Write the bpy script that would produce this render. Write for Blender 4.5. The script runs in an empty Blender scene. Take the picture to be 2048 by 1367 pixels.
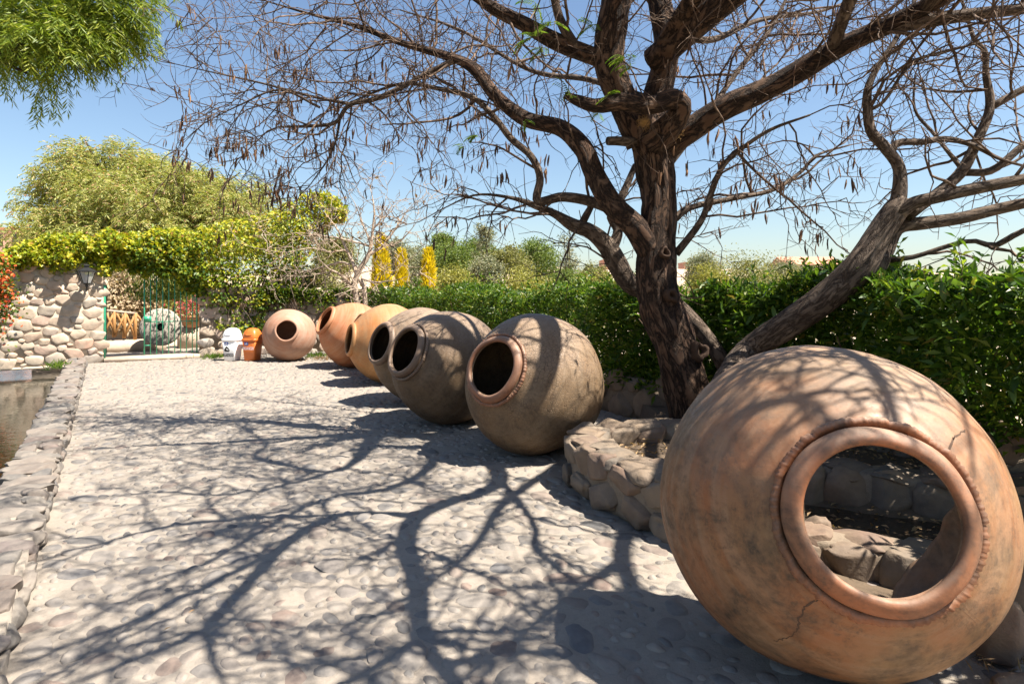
import bpy, bmesh, math, random
import numpy as np
from mathutils import Vector, Matrix, noise
from mathutils.bvhtree import BVHTree

random.seed(7)
RG = np.random.default_rng(11)
SC = bpy.context.scene
COL = SC.collection
R = math.radians

# ------------------------------------------------------------------ camera, sky, sun, exposure
F, HX, HY, CZ = 1250.0, 1024.0, 585.0, 1.6      # focal length in photo pixels, principal column, horizon row, eye height
cam = bpy.data.cameras.new('camera')
cam.sensor_width = 36.0
cam.lens = F / 2048 * 36.0
cam.shift_y = -(683.5 - HY) / 2048
cam.clip_start = 0.05
cam.clip_end = 6000
camo = bpy.data.objects.new('camera', cam)
camo.location = (0, 0, CZ)
camo.rotation_euler = (math.pi / 2, 0, 0)
COL.objects.link(camo)
SC.camera = camo

SUN_ELEV, SUN_AZ = 59.0, 111.0                   # azimuth clockwise from +Y
w = bpy.data.worlds.new('World')
SC.world = w
w.use_nodes = True
wn = w.node_tree
bg = wn.nodes['Background']
sky = wn.nodes.new('ShaderNodeTexSky')
sky.sky_type = 'NISHITA'
sky.sun_disc = False
sky.sun_elevation = R(SUN_ELEV)
sky.sun_rotation = R(SUN_AZ)
sky.altitude = 0
sky.air_density = 1.15
sky.dust_density = 0.8
sky.ozone_density = 3.0
wn.links.new(sky.outputs[0], bg.inputs[0])
bg.inputs[1].default_value = 0.055
sd = Vector((math.cos(R(SUN_ELEV)) * math.sin(R(SUN_AZ)), math.cos(R(SUN_ELEV)) * math.cos(R(SUN_AZ)), math.sin(R(SUN_ELEV))))
sl = bpy.data.lights.new('sun', 'SUN')
sl.energy = 5.0
sl.angle = R(0.53)
sl.color = (1.0, 0.93, 0.82)
so = bpy.data.objects.new('sun', sl)
so.rotation_euler = sd.to_track_quat('Z', 'Y').to_euler()
so.location = sd * 50
COL.objects.link(so)
SC.view_settings.view_transform = 'Standard'
SC.view_settings.look = 'None'
SC.view_settings.gamma = 1.0
SC.view_settings.exposure = 1.68
SC.view_settings.use_curve_mapping = False
SC.cycles.max_bounces = 8
SC.cycles.transparent_max_bounces = 8

# ------------------------------------------------------------------ helpers
def P(px, py, d):
    """a point measured in the photograph (2048 px wide) at a depth of d metres"""
    return np.array([(px - HX) / F * d, d, CZ - (py - HY) / F * d])

def unit(a):
    a = np.asarray(a, float)
    return a / np.maximum(np.linalg.norm(a, axis=-1, keepdims=True), 1e-9)

def nz(x, y, z):
    return noise.noise(Vector((x, y, z)))

class MB:
    def __init__(s):
        s.V, s.T, s.Q, s.A, s.n = [], [], [], [], 0
    def add(s, v, t=None, q=None, attr=None):
        v = np.asarray(v, float).reshape(-1, 3)
        s.V.append(v)
        if t is not None and len(t): s.T.append(np.asarray(t, np.int64).reshape(-1, 3) + s.n)
        if q is not None and len(q): s.Q.append(np.asarray(q, np.int64).reshape(-1, 4) + s.n)
        s.A.append(np.zeros((len(v), 3)) if attr is None else np.asarray(attr, float).reshape(-1, 3))
        s.n += len(v)
        return s
    def mesh(s, name, mat=None, smooth=True, attr=False):
        me = bpy.data.meshes.new(name)
        v = np.concatenate(s.V) if s.V else np.zeros((0, 3))
        t = np.concatenate(s.T) if s.T else np.zeros((0, 3), np.int64)
        q = np.concatenate(s.Q) if s.Q else np.zeros((0, 4), np.int64)
        me.vertices.add(len(v)); me.vertices.foreach_set('co', v.ravel())
        me.loops.add(t.size + q.size)
        me.loops.foreach_set('vertex_index', np.concatenate([t.ravel(), q.ravel()]).astype(np.int32))
        me.polygons.add(len(t) + len(q))
        st = np.concatenate([np.arange(len(t)) * 3, t.size + np.arange(len(q)) * 4]).astype(np.int32)
        me.polygons.foreach_set('loop_start', st)
        if attr:
            a = me.attributes.new('bark_co', 'FLOAT_VECTOR', 'POINT')
            a.data.foreach_set('vector', np.concatenate(s.A).ravel())
        me.update(calc_edges=True)
        me.polygons.foreach_set('use_smooth', np.full(len(t) + len(q), smooth))
        if mat: me.materials.append(mat)
        return me
    def build(s, name, mat=None, parent=None, smooth=True, attr=False):
        return link(name, s.mesh(name, mat, smooth, attr), parent)

def link(name, data, parent=None):
    o = bpy.data.objects.new(name, data)
    COL.objects.link(o)
    if parent is not None: attach(o, parent)
    return o

def attach(o, parent):
    o.parent = parent
    o.matrix_parent_inverse = Matrix.Translation(-Vector(root_loc(parent)))

def sub(o, part):
    """make o a sub-part of a part that is already in place"""
    o.parent = part
    o.matrix_parent_inverse = part.matrix_basis.inverted()
    return o

ROOTLOC = {}
def root_loc(p):
    return ROOTLOC.get(p.name, (0, 0, 0))

def thing(name, label, cat, loc=(0, 0, 0), group=None):
    o = bpy.data.objects.new(name, None)
    o.empty_display_size = 0.1
    COL.objects.link(o)
    o.location = [float(x) for x in loc]
    ROOTLOC[o.name] = tuple(float(x) for x in loc)
    return tag(o, label, cat, group)

def tag(o, label=None, cat=None, group=None, kind=None):
    if label: o['label'] = label
    if cat: o['category'] = cat
    if group: o['group'] = group
    if kind: o['kind'] = kind
    return o

def stuff(o):
    o['kind'] = 'stuff'
    return o

def crv(pts, n):
    """Catmull-Rom through pts (k,m) resampled to n points"""
    p = np.asarray(pts, float)
    k = len(p)
    if k == 2:
        f = np.linspace(0, 1, n)[:, None]
        return p[0] * (1 - f) + p[1] * f
    e = np.vstack([2 * p[0] - p[1], p, 2 * p[-1] - p[-2]])
    s = np.linspace(0, k - 1, n)
    i = np.minimum(s.astype(int), k - 2)
    t = (s - i)[:, None]
    a, b, c, d = e[i], e[i + 1], e[i + 2], e[i + 3]
    return 0.5 * (2 * b + (c - a) * t + (2 * a - 5 * b + 4 * c - d) * t * t + (3 * b - a - 3 * c + d) * t ** 3)

def tube(mb, pts, rad, sides=6, rough=0.0, cap=True):
    p = np.asarray(pts, float)
    n = len(p)
    rad = np.broadcast_to(np.asarray(rad, float), (n,)).copy()
    tg = unit(np.gradient(p, axis=0))
    if n > 6 and sides > 5:
        ref = np.array([1.0, 0, 0]) if abs(tg[0][0]) < 0.8 else np.array([0, 1.0, 0])
        N = np.zeros((n, 3)); v = unit(ref - tg[0] * ref.dot(tg[0])); N[0] = v
        for i in range(1, n):
            v = unit(v - tg[i] * v.dot(tg[i])); N[i] = v
    else:
        ov = unit(p[-1] - p[0])
        ref = np.eye(3)[int(np.argmin(np.abs(ov)))]
        N = unit(np.cross(tg, ref))
    B = np.cross(tg, N)
    th = np.arange(sides) / sides * 2 * math.pi
    L = np.concatenate([[0], np.cumsum(np.linalg.norm(np.diff(p, axis=0), axis=1))])
    rr = np.repeat(rad[:, None], sides, 1)
    r0 = max(rad.mean(), 0.01)
    if rough:
        sd_ = random.random() * 50
        for i in range(n):
            for j in range(sides):
                c, s_ = math.cos(th[j]), math.sin(th[j])
                rr[i, j] *= 1 + rough * (1.0 * nz(c * 1.1, s_ * 1.1 + sd_, L[i] * 2.2) + 0.8 * nz(c * 3.6, s_ * 3.6 + sd_, L[i] * 2.5) + 0.5 * nz(c * 9, s_ * 9 + sd_, L[i] * 6))
    v = p[:, None] + rr[:, :, None] * (np.cos(th)[None, :, None] * N[:, None] + np.sin(th)[None, :, None] * B[:, None])
    at = np.zeros((n, sides, 3)); at[:, :, 0] = np.cos(th) * r0; at[:, :, 1] = np.sin(th) * r0; at[:, :, 2] = L[:, None]
    i, j = np.meshgrid(np.arange(n - 1), np.arange(sides), indexing='ij')
    a = i * sides + j; b = i * sides + (j + 1) % sides
    q = np.stack([a, b, b + sides, a + sides], -1).reshape(-1, 4)
    t = None
    v = v.reshape(-1, 3); at = at.reshape(-1, 3)
    if cap and sides > 3:
        v = np.vstack([v, p[:1], p[-1:]]); at = np.vstack([at, [[0, 0, 0]], [[0, 0, L[-1]]]])
        k = np.arange(sides); k2 = (k + 1) % sides
        t = np.vstack([np.stack([k2, k, np.full(sides, n * sides)], 1), np.stack([k + (n - 1) * sides, k2 + (n - 1) * sides, np.full(sides, n * sides + 1)], 1)])
    mb.add(v, t, q, at)

def box(mb, c, size, M=None):
    x, y, z = np.asarray(size) / 2
    v = np.array([[-x, -y, -z], [x, -y, -z], [x, y, -z], [-x, y, -z], [-x, -y, z], [x, -y, z], [x, y, z], [-x, y, z]])
    if M is not None: v = v @ np.asarray(M).T
    mb.add(v + np.asarray(c), None, [[0, 3, 2, 1], [4, 5, 6, 7], [0, 1, 5, 4], [1, 2, 6, 5], [2, 3, 7, 6], [3, 0, 4, 7]])

def bevel_box(name, size, mat, bev=0.02):
    bm = bmesh.new(); bmesh.ops.create_cube(bm, size=1)
    bmesh.ops.scale(bm, vec=size, verts=bm.verts)
    bmesh.ops.bevel(bm, geom=bm.edges[:], offset=bev, segments=2, affect='EDGES', profile=0.6)
    me = bpy.data.meshes.new(name); bm.to_mesh(me); bm.free(); me.materials.append(mat)
    return me

def lathe(mb, prof, n=64, wob=0.0, M=None, close=False):
    """prof (k,2): radius, height; spun round z"""
    pr = np.asarray(prof, float); k = len(pr)
    th = np.arange(n) / n * 2 * math.pi
    r = np.repeat(pr[:, :1], n, 1)
    if wob:
        s0 = random.random() * 40
        for i in range(k):
            for j in range(n):
                r[i, j] *= 1 + wob * nz(math.cos(th[j]) * 1.3 + s0, math.sin(th[j]) * 1.3, pr[i, 1] * 2.2)
    v = np.stack([r * np.cos(th), r * np.sin(th), np.repeat(pr[:, 1:], n, 1)], -1).reshape(-1, 3)
    if M is not None: v = v @ np.asarray(M)[:3, :3].T + np.asarray(M)[:3, 3]
    i, j = np.meshgrid(np.arange(k - 1 + (1 if close else 0)), np.arange(n), indexing='ij')
    a = i * n + j; b = i * n + (j + 1) % n
    q = np.stack([a, b, (b + n) % (k * n), (a + n) % (k * n)], -1).reshape(-1, 4)
    mb.add(v, None, q)

def leaves(mb, c, a, nr, L, W, fold=0.25, mid=0.45, droop=0.0):
    n = len(c)
    a = unit(a); side = unit(np.cross(a, nr)); nn = np.cross(side, a)
    L = np.broadcast_to(L, (n,))[:, None]; W = np.broadcast_to(W, (n,))[:, None]
    m = c + a * L * mid
    v = np.stack([c, m + side * W / 2 + nn * W * fold, c + a * L - np.array([0, 0, 1]) * L * droop, m - side * W / 2 + nn * W * fold], 1).reshape(-1, 3)
    k = np.arange(n)[:, None] * 4
    t = np.concatenate([k + np.array([[0, 1, 2]]), k + np.array([[0, 2, 3]])])
    mb.add(v, t)

def rdir(n):
    return unit(RG.normal(size=(n, 3)))

# ------------------------------------------------------------------ material kit
class NT:
    def __init__(s, name):
        s.m = bpy.data.materials.new(name); s.m.use_nodes = True
        s.t = s.m.node_tree; s.b = s.t.nodes['Principled BSDF']; s.out = s.t.nodes['Material Output']
    def n(s, kind, **kw):
        nd = s.t.nodes.new('ShaderNode' + kind)
        for k, v in kw.items():
            if k.startswith('_'): setattr(nd, k[1:], v)
            else: s.set(nd, k, v)
        return nd
    def set(s, nd, k, v):
        sock = nd.inputs[int(k[1:])] if k[0] == 'i' and k[1:].isdigit() else nd.inputs[k.replace('__', ' ')]
        if isinstance(v, bpy.types.NodeSocket): s.t.links.new(v, sock)
        else: sock.default_value = v
    def bs(s, **kw):
        for k, v in kw.items(): s.set(s.b, k, v)
    def co(s, src='Object', scale=(1, 1, 1)):
        if src == 'bark':
            o = s.n('Attribute', _attribute_name='bark_co').outputs['Vector']
        else:
            o = s.n('TexCoord').outputs[src]
        return s.n('Mapping', Vector=o, Scale=scale).outputs[0]
    def noise(s, co, scale, detail=4, rough=0.55, dist=0.0):
        return s.n('TexNoise', Vector=co, Scale=scale, Detail=detail, Roughness=rough, Distortion=dist).outputs['Fac']
    def ramp(s, fac, stops):
        r = s.n('ValToRGB', Fac=fac)
        el = r.color_ramp.elements
        while len(el) < len(stops): el.new(0.5)
        for e, (p, c) in zip(el, stops): e.position = p; e.color = (*c, 1) if len(c) == 3 else c
        return r.outputs[0]
    def rng(s, v, a, b, c=0.0, d=1.0):
        return s.n('MapRange', Value=v, i1=a, i2=b, i3=c, i4=d).outputs[0]
    def mix(s, f, a, b, mode='MIX'):
        nd = s.n('Mix', _data_type='RGBA', _blend_type=mode)
        for i, v in ((0, f), (6, a), (7, b)):
            if isinstance(v, bpy.types.NodeSocket): s.t.links.new(v, nd.inputs[i])
            else: nd.inputs[i].default_value = v if i == 0 else ((*v, 1) if len(v) == 3 else v)
        return nd.outputs[2]
    def math(s, op, a, b=0.0):
        nd = s.n('Math', _operation=op)
        for i, v in ((0, a), (1, b)):
            if isinstance(v, bpy.types.NodeSocket): s.t.links.new(v, nd.inputs[i])
            else: nd.inputs[i].default_value = v
        return nd.outputs[0]
    def bump(s, h, strength=0.4, dist=0.01, prev=None):
        b = s.n('Bump', Height=h, Strength=strength, Distance=dist)
        if prev is not None: s.t.links.new(prev, b.inputs['Normal'])
        return b.outputs[0]
    def isl(s): return s.n('NewGeometry').outputs['Random Per Island']
    def objr(s): return s.n('ObjectInfo').outputs['Random']

def plain(name, col, rough=0.6, metal=0.0, var=0.0, scale=8.0, bump=0.0):
    m = NT(name)
    if var or bump:
        f = m.noise(m.co(), scale, 5)
        if var: m.bs(Base__Color=m.mix(f, tuple(c * (1 - var) for c in col), tuple(min(1, c * (1 + var)) for c in col)))
        else: m.bs(Base__Color=(*col, 1))
        if bump: m.bs(Normal=m.bump(f, bump, 0.01))
    else: m.bs(Base__Color=(*col, 1))
    m.bs(Roughness=rough, Metallic=metal)
    return m.m

def leafmat(name, stops, trans=0.35, rough=0.45, spec=0.4, obj=False):
    m = NT(name)
    c = m.ramp(m.objr() if obj else m.isl(), [(p, tuple(x * 0.88 for x in q)) for p, q in stops])
    m.bs(Base__Color=c, Roughness=rough)
    m.b.inputs['Specular IOR Level'].default_value = spec
    tr = m.n('BsdfTranslucent', Color=m.mix(1.0, c, (1.2, 1.25, 0.6), 'MULTIPLY'))
    mx = m.n('MixShader', Fac=trans)
    m.t.links.new(m.b.outputs[0], mx.inputs[1]); m.t.links.new(tr.outputs[0], mx.inputs[2])
    m.t.links.new(mx.outputs[0], m.out.inputs[0])
    return m.m

STONE_STOPS = [(0.0, (0.20, 0.19, 0.185)), (0.22, (0.30, 0.27, 0.24)), (0.42, (0.36, 0.31, 0.265)), (0.58, (0.28, 0.215, 0.18)), (0.72, (0.41, 0.36, 0.31)), (0.86, (0.33, 0.235, 0.195)), (1.0, (0.24, 0.235, 0.24))]
def stonemat(name, stops=STONE_STOPS, island=False, dust=(0.46, 0.40, 0.33), dusty=0.5, gain=1.0, flank=0.0):
    m = NT(name)
    stops = [(p, tuple(x * gain * 0.5 for x in c)) for p, c in stops]; dust = tuple(x * 0.5 for x in dust)
    base = m.ramp(m.isl() if island else m.objr(), stops)
    co = m.n('NewGeometry').outputs['Position']
    f1 = m.noise(co, 9, 5, 0.6); f2 = m.noise(co, 70, 3, 0.6)
    c = m.mix(m.rng(f1, 0.3, 0.7), m.mix(1.0, base, (0.72, 0.72, 0.72), 'MULTIPLY'), m.mix(1.0, base, (1.2, 1.18, 1.15), 'MULTIPLY'))
    c = m.mix(m.rng(f2, 0.55, 0.75, 0, 0.35), c, (0.12, 0.11, 0.10))
    f3 = m.noise(co, 5, 4, 0.65)
    c = m.mix(m.rng(f3, 0.5 - dusty * 0.2, 0.78 - dusty * 0.2, 0, 0.75), c, dust)
    if flank:   # mortar smeared up the sides of an embedded stone
        nzz = m.n('SeparateXYZ', Vector=m.n('NewGeometry').outputs['Normal']).outputs[2]
        c = m.mix(m.rng(m.math('ADD', nzz, m.math('MULTIPLY', f1, 0.25)), 0.98, 0.84, 0, flank), c, dust)
    m.bs(Base__Color=c, Roughness=0.8)
    m.bs(Normal=m.bump(f2, 0.35, 0.006, m.bump(f1, 0.5, 0.02)))
    return m.m

def mortarmat(name, a, b, c, K=0.44):
    a, b, c = (tuple(x * K for x in q) for q in (a, b, c))
    m = NT(name)
    co = m.n('NewGeometry').outputs['Position']
    f1 = m.noise(co, 1.3, 5, 0.6); f2 = m.noise(co, 22, 6, 0.65); f3 = m.noise(co, 120, 3, 0.6)
    col = m.mix(m.rng(f1, 0.35, 0.65), a, b)
    col = m.mix(m.rng(f2, 0.5, 0.72, 0, 0.8), col, c)
    col = m.mix(m.rng(f3, 0.58, 0.72, 0, 0.35), col, tuple(x * 0.45 for x in c))
    m.bs(Base__Color=col, Roughness=0.9)
    m.bs(Normal=m.bump(f3, 0.3, 0.004, m.bump(f2, 0.5, 0.015)))
    return m.m

def barkmat(name, dark, mid, lite, sc=1.0, stre=0.9):
    m = NT(name)
    co = m.co('bark', (14 * sc, 14 * sc, 4.2 * sc))
    f1 = m.noise(co, 1.0, 6, 0.65, 0.6)
    co2 = m.co('bark', (1, 1, 1))
    f2 = m.noise(co2, 6, 4); f3 = m.noise(co2, 60, 3)
    rid = m.math('ABSOLUTE', m.math('SUBTRACT', f1, 0.5))
    fur = m.rng(rid, 0.0, 0.075)
    col = m.mix(fur, dark, mid)
    col = m.mix(m.math('MULTIPLY', m.rng(f2, 0.42, 0.7, 0, 0.8), fur), col, lite)
    m.bs(Base__Color=col, Roughness=0.88)
    m.b.inputs['Specular IOR Level'].default_value = 0.25
    m.bs(Normal=m.bump(f3, 0.35, 0.006, m.bump(fur, stre, 0.03)))
    return m.m

def jarmat(name, main, second, stain, pale, crackle=0.0, stainamt=0.5, gloss=0.55, K=0.60, dusty=0.7):
    main, second, stain, pale = (tuple(x * K for x in q) for q in (main, second, stain, pale))
    m = NT(name)
    co = m.co('Object')
    ring = m.co('Object', (0.9, 0.9, 11))
    f1 = m.noise(co, 2.1, 5, 0.6, 0.4)
    f2 = m.noise(ring, 1.6, 5, 0.6, 0.3)
    f3 = m.noise(co, 26, 5, 0.6)
    f4 = m.noise(co, 4.5, 6, 0.68, 0.8)
    f5 = m.noise(co, 150, 2)
    c = m.mix(m.rng(f1, 0.38, 0.62), main, second)
    c = m.mix(m.rng(f2, 0.42, 0.62, 0, 0.55), c, pale)
    st = m.math('MULTIPLY', m.rng(f4, 0.44, 0.66), m.rng(f3, 0.3, 0.62, 0.3, 1.0))
    c = m.mix(m.math('MULTIPLY', st, stainamt), c, stain)
    c = m.mix(m.rng(f5, 0.6, 0.75, 0, 0.3), c, tuple(x * 0.6 for x in main))
    c = m.mix(m.rng(f3, 0.62, 0.8, 0, 0.4), c, pale)
    f6 = m.noise(co, 9, 7, 0.72, 0.3); f7 = m.noise(co, 75, 3, 0.6)
    c = m.mix(m.math('MULTIPLY', m.rng(f6, 0.5, 0.66), m.rng(f7, 0.38, 0.62, 0.1, 0.75 * min(1, stainamt + .2))), c, stain)
    up = m.n('SeparateXYZ', Vector=m.n('NewGeometry').outputs['Normal']).outputs[2]
    dst = m.math('MULTIPLY', m.rng(up, 0.15, 0.95, 0, dusty), m.rng(f6, 0.36, 0.6, 0.45, 1.0))   # settled dust
    c = m.mix(dst, c, (0.31, 0.225, 0.165))
    h = m.math('ADD', m.math('MULTIPLY', f3, 0.5), m.math('MULTIPLY', f2, 0.7))
    nrm = m.bump(h, 0.35, 0.012)
    if crackle:
        vo = m.n('TexVoronoi', Vector=co, Scale=30.0, _feature='DISTANCE_TO_EDGE').outputs['Distance']
        cr = m.math('MULTIPLY', m.rng(vo, 0.0, 0.07, 1, 0), m.rng(f1, 0.42, 0.55, 1, 0.25))
        c = m.mix(m.math('MULTIPLY', cr, crackle), c, tuple(x * 0.55 for x in stain))
        nrm = m.bump(m.rng(vo, 0, 0.08), 0.35, 0.006, nrm)
    m.bs(Base__Color=c, Roughness=m.rng(f3, 0.3, 0.7, gloss - 0.08, gloss + 0.2), Normal=nrm)
    m.b.inputs['Specular IOR Level'].default_value = 0.35
    return m.m

M = {}
M['mortar'] = mortarmat('lime_mortar', (0.52, 0.445, 0.365), (0.59, 0.51, 0.425), (0.43, 0.36, 0.29), 0.42)
M['wallmortar'] = mortarmat('wall_mortar', (0.70, 0.58, 0.44), (0.78, 0.66, 0.52), (0.56, 0.45, 0.34), 0.6)
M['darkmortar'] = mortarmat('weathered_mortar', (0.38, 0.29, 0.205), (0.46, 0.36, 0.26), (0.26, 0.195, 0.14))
COB = [(0.0, (0.13, 0.13, 0.135)), (0.18, (0.27, 0.25, 0.235)), (0.35, (0.38, 0.335, 0.29)), (0.5, (0.31, 0.22, 0.18)), (0.62, (0.40, 0.355, 0.31)), (0.8, (0.22, 0.215, 0.22)), (1.0, (0.35, 0.30, 0.26))]
M['cobble'] = stonemat('river_cobble', COB, False, (0.46, 0.40, 0.34), 0.4, 1.0, 0.4)
M['cobble_i'] = stonemat('river_cobble_far', COB, True, (0.48, 0.42, 0.36), 0.7, 1.0, 0.6)
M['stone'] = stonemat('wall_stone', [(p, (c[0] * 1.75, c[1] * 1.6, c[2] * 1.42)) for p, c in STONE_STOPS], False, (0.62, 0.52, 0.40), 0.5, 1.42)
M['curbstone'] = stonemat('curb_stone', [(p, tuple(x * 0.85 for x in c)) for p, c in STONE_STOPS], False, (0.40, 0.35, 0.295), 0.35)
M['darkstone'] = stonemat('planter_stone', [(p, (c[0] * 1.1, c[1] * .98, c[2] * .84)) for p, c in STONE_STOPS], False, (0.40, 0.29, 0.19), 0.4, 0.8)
M['bark'] = barkmat('rough_brown_bark', (0.012, 0.007, 0.005), (0.075, 0.042, 0.026), (0.13, 0.085, 0.058))
M['greybark'] = barkmat('grey_brown_bark', (0.036, 0.024, 0.017), (0.105, 0.076, 0.056), (0.20, 0.155, 0.12), 1.3, 0.6)
M['twig'] = barkmat('twig_bark', (0.05, 0.032, 0.022), (0.14, 0.092, 0.064), (0.25, 0.18, 0.13), 1.0, 0.3)
M['palebark'] = barkmat('pale_bark', (0.24, 0.175, 0.125), (0.42, 0.33, 0.25), (0.55, 0.46, 0.37), 1.0, 0.3)
M['soil'] = mortarmat('dry_soil', (0.17, 0.115, 0.07), (0.24, 0.165, 0.10), (0.10, 0.07, 0.045))
M['wet'] = plain('wet_leaf_mud', (0.035, 0.026, 0.018), 0.25, 0, 0.4, 20, 0.6)
M['hedge'] = leafmat('hedge_leaf', [(0, (0.03, 0.075, 0.008)), (0.4, (0.065, 0.135, 0.014)), (0.75, (0.13, 0.215, 0.022)), (0.93, (0.24, 0.31, 0.04)), (1, (0.28, 0.21, 0.06))], 0.45, 0.42, 0.45)
M['hedgeleaf'] = leafmat('hedge_leaf_large', [(0, (0.04, 0.09, 0.012)), (0.5, (0.085, 0.16, 0.018)), (1, (0.16, 0.25, 0.035))], 0.42, 0.38, 0.45, True)
M['vine'] = leafmat('vine_leaf', [(0, (0.12, 0.19, 0.012)), (0.35, (0.24, 0.29, 0.014)), (0.7, (0.40, 0.39, 0.018)), (0.93, (0.55, 0.45, 0.035)), (1, (0.34, 0.17, 0.05))], 0.35, 0.45)
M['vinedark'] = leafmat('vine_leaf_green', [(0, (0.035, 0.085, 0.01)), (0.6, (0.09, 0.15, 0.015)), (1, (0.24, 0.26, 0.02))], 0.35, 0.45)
M['pepper'] = leafmat('pepper_tree_leaf', [(0, (0.17, 0.215, 0.055)), (0.45, (0.32, 0.34, 0.085)), (0.85, (0.45, 0.42, 0.13)), (0.95, (0.50, 0.33, 0.18)), (1, (0.50, 0.25, 0.14))], 0.4, 0.5)
M['peppernear'] = leafmat('pepper_leaf_bright', [(0, (0.08, 0.135, 0.012)), (0.5, (0.19, 0.26, 0.022)), (1, (0.36, 0.38, 0.05))], 0.45, 0.45)
M['treea'] = leafmat('far_leaf_green', [(0, (0.07, 0.12, 0.022)), (0.5, (0.135, 0.19, 0.036)), (1, (0.22, 0.27, 0.055))], 0.35, 0.55)
M['treeb'] = leafmat('far_leaf_olive', [(0, (0.12, 0.135, 0.045)), (0.5, (0.21, 0.21, 0.07)), (1, (0.31, 0.29, 0.10))], 0.35, 0.55)
M['treec'] = leafmat('far_leaf_yellowgreen', [(0, (0.17, 0.175, 0.035)), (0.5, (0.27, 0.265, 0.055)), (1, (0.37, 0.34, 0.085))], 0.35, 0.55)
M['treed'] = leafmat('far_leaf_greygreen', [(0, (0.105, 0.126, 0.07)), (0.5, (0.21, 0.224, 0.126)), (1, (0.35, 0.322, 0.21))], 0.3, 0.6)
M['cypress'] = leafmat('golden_cypress', [(0, (0.30, 0.27, 0.01)), (0.25, (0.58, 0.47, 0.012)), (1, (0.88, 0.68, 0.02))], 0.3, 0.5)
M['dry'] = leafmat('dry_leaf', [(0, (0.13, 0.075, 0.035)), (0.5, (0.26, 0.16, 0.075)), (1, (0.38, 0.26, 0.13))], 0.2, 0.7)
M['drygrass'] = leafmat('dry_shrub', [(0, (0.30, 0.21, 0.13)), (0.5, (0.44, 0.33, 0.21)), (1, (0.52, 0.42, 0.28))], 0.2, 0.7)
M['pod'] = leafmat('seed_pod', [(0, (0.045, 0.022, 0.012)), (0.6, (0.12, 0.058, 0.028)), (1, (0.30, 0.17, 0.09))], 0.15, 0.5, 0.3, True)
M['pod_i'] = leafmat('seed_pod_small', [(0, (0.045, 0.022, 0.012)), (0.6, (0.12, 0.058, 0.028)), (1, (0.30, 0.17, 0.09))], 0.15, 0.5, 0.3)
M['flower'] = leafmat('orange_flower', [(0, (0.55, 0.05, 0.03)), (0.5, (0.70, 0.13, 0.04)), (1, (0.75, 0.25, 0.06))], 0.3, 0.5)
M['redflower'] = leafmat('red_flower', [(0, (0.30, 0.03, 0.03)), (0.6, (0.46, 0.08, 0.08)), (1, (0.52, 0.20, 0.17))], 0.3, 0.5)
M['grass'] = leafmat('grass_blade', [(0, (0.07, 0.15, 0.015)), (1, (0.20, 0.28, 0.04))], 0.4, 0.5)
M['gate'] = plain('green_gate_paint', (0.03, 0.27, 0.15), 0.4, 0, 0.3, 20)
M['iron'] = plain('black_iron', (0.02, 0.02, 0.021), 0.45, 0.3)
M['wood'] = plain('yellow_pole_wood', (0.31, 0.15, 0.045), 0.7, 0, 0.5, 14, 0.4)
M['oldwood'] = plain('weathered_wood', (0.30, 0.235, 0.18), 0.8, 0, 0.3, 14, 0.3)
M['millstone'] = plain('grey_millstone', (0.33, 0.295, 0.25), 0.85, 0, 0.35, 7, 0.5)
M['cream'] = plain('cream_masonry', (0.42, 0.33, 0.25), 0.9, 0, 0.3, 5, 0.8)
M['white'] = plain('white_plastic', (0.78, 0.78, 0.77), 0.4)
M['orange'] = plain('orange_plastic', (0.52, 0.135, 0.025), 0.4)
M['blue'] = plain('blue_sticker', (0.015, 0.10, 0.45), 0.4)
M['black'] = plain('black_print', (0.015, 0.015, 0.016), 0.5)
M['pale_print'] = plain('pale_print', (0.8, 0.8, 0.82), 0.5)
M['brickhouse'] = plain('brick_house_wall', (0.40, 0.20, 0.14), 0.9, 0, 0.2, 1)
M['rooftile'] = plain('clay_roof', (0.46, 0.20, 0.13), 0.85, 0, 0.2, 3)
M['pinkwall'] = plain('pink_plaster', (0.56, 0.33, 0.25), 0.9, 0, 0.12, 1)
M['window'] = plain('dark_window', (0.03, 0.03, 0.035), 0.2)
M['terrapot'] = plain('flower_pot_clay', (0.50, 0.24, 0.12), 0.7, 0, 0.15)
M['jute'] = plain('coir_moss', (0.26, 0.15, 0.05), 0.95, 0, 0.4, 60, 0.8)
M['cutwood'] = plain('cut_wood', (0.36, 0.27, 0.18), 0.8, 0, 0.3, 20, 0.3)
gl = NT('lantern_glass'); gl.bs(Base__Color=(0.5, 0.5, 0.48, 1), Roughness=0.25, Alpha=0.55); M['glass'] = gl.m
wt = NT('pool_water')
wt.bs(Base__Color=(0.012, 0.013, 0.008, 1), Roughness=0.03, IOR=1.33)
wf = wt.noise(wt.n('Mapping', Vector=wt.n('NewGeometry').outputs['Position'], Scale=(1, 1, 1)).outputs[0], 9, 3, 0.5, 0.4)
wt.bs(Normal=wt.bump(wf, 0.16, 0.02))
wt.b.inputs['Specular IOR Level'].default_value = 0.9
M['water'] = wt.m
tr_ = NT('dry_terrain')
tco = tr_.n('NewGeometry').outputs['Position']
tf = tr_.noise(tco, 0.03, 6, 0.6); tf2 = tr_.noise(tco, 0.5, 6, 0.65); tf3 = tr_.noise(tco, 0.012, 4)
tc = tr_.mix(tr_.rng(tf, 0.4, 0.6), (0.46, 0.35, 0.27), (0.36, 0.28, 0.20))
tc = tr_.mix(tr_.rng(tf2, 0.52, 0.7, 0, 0.7), tc, (0.20, 0.17, 0.09))
tc = tr_.mix(tr_.rng(tf3, 0.5, 0.62, 0, 0.6), tc, (0.24, 0.22, 0.09))
tr_.bs(Base__Color=tc, Roughness=0.95, Normal=tr_.bump(tf2, 0.6, 0.3)); M['terrain'] = tr_.m

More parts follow.
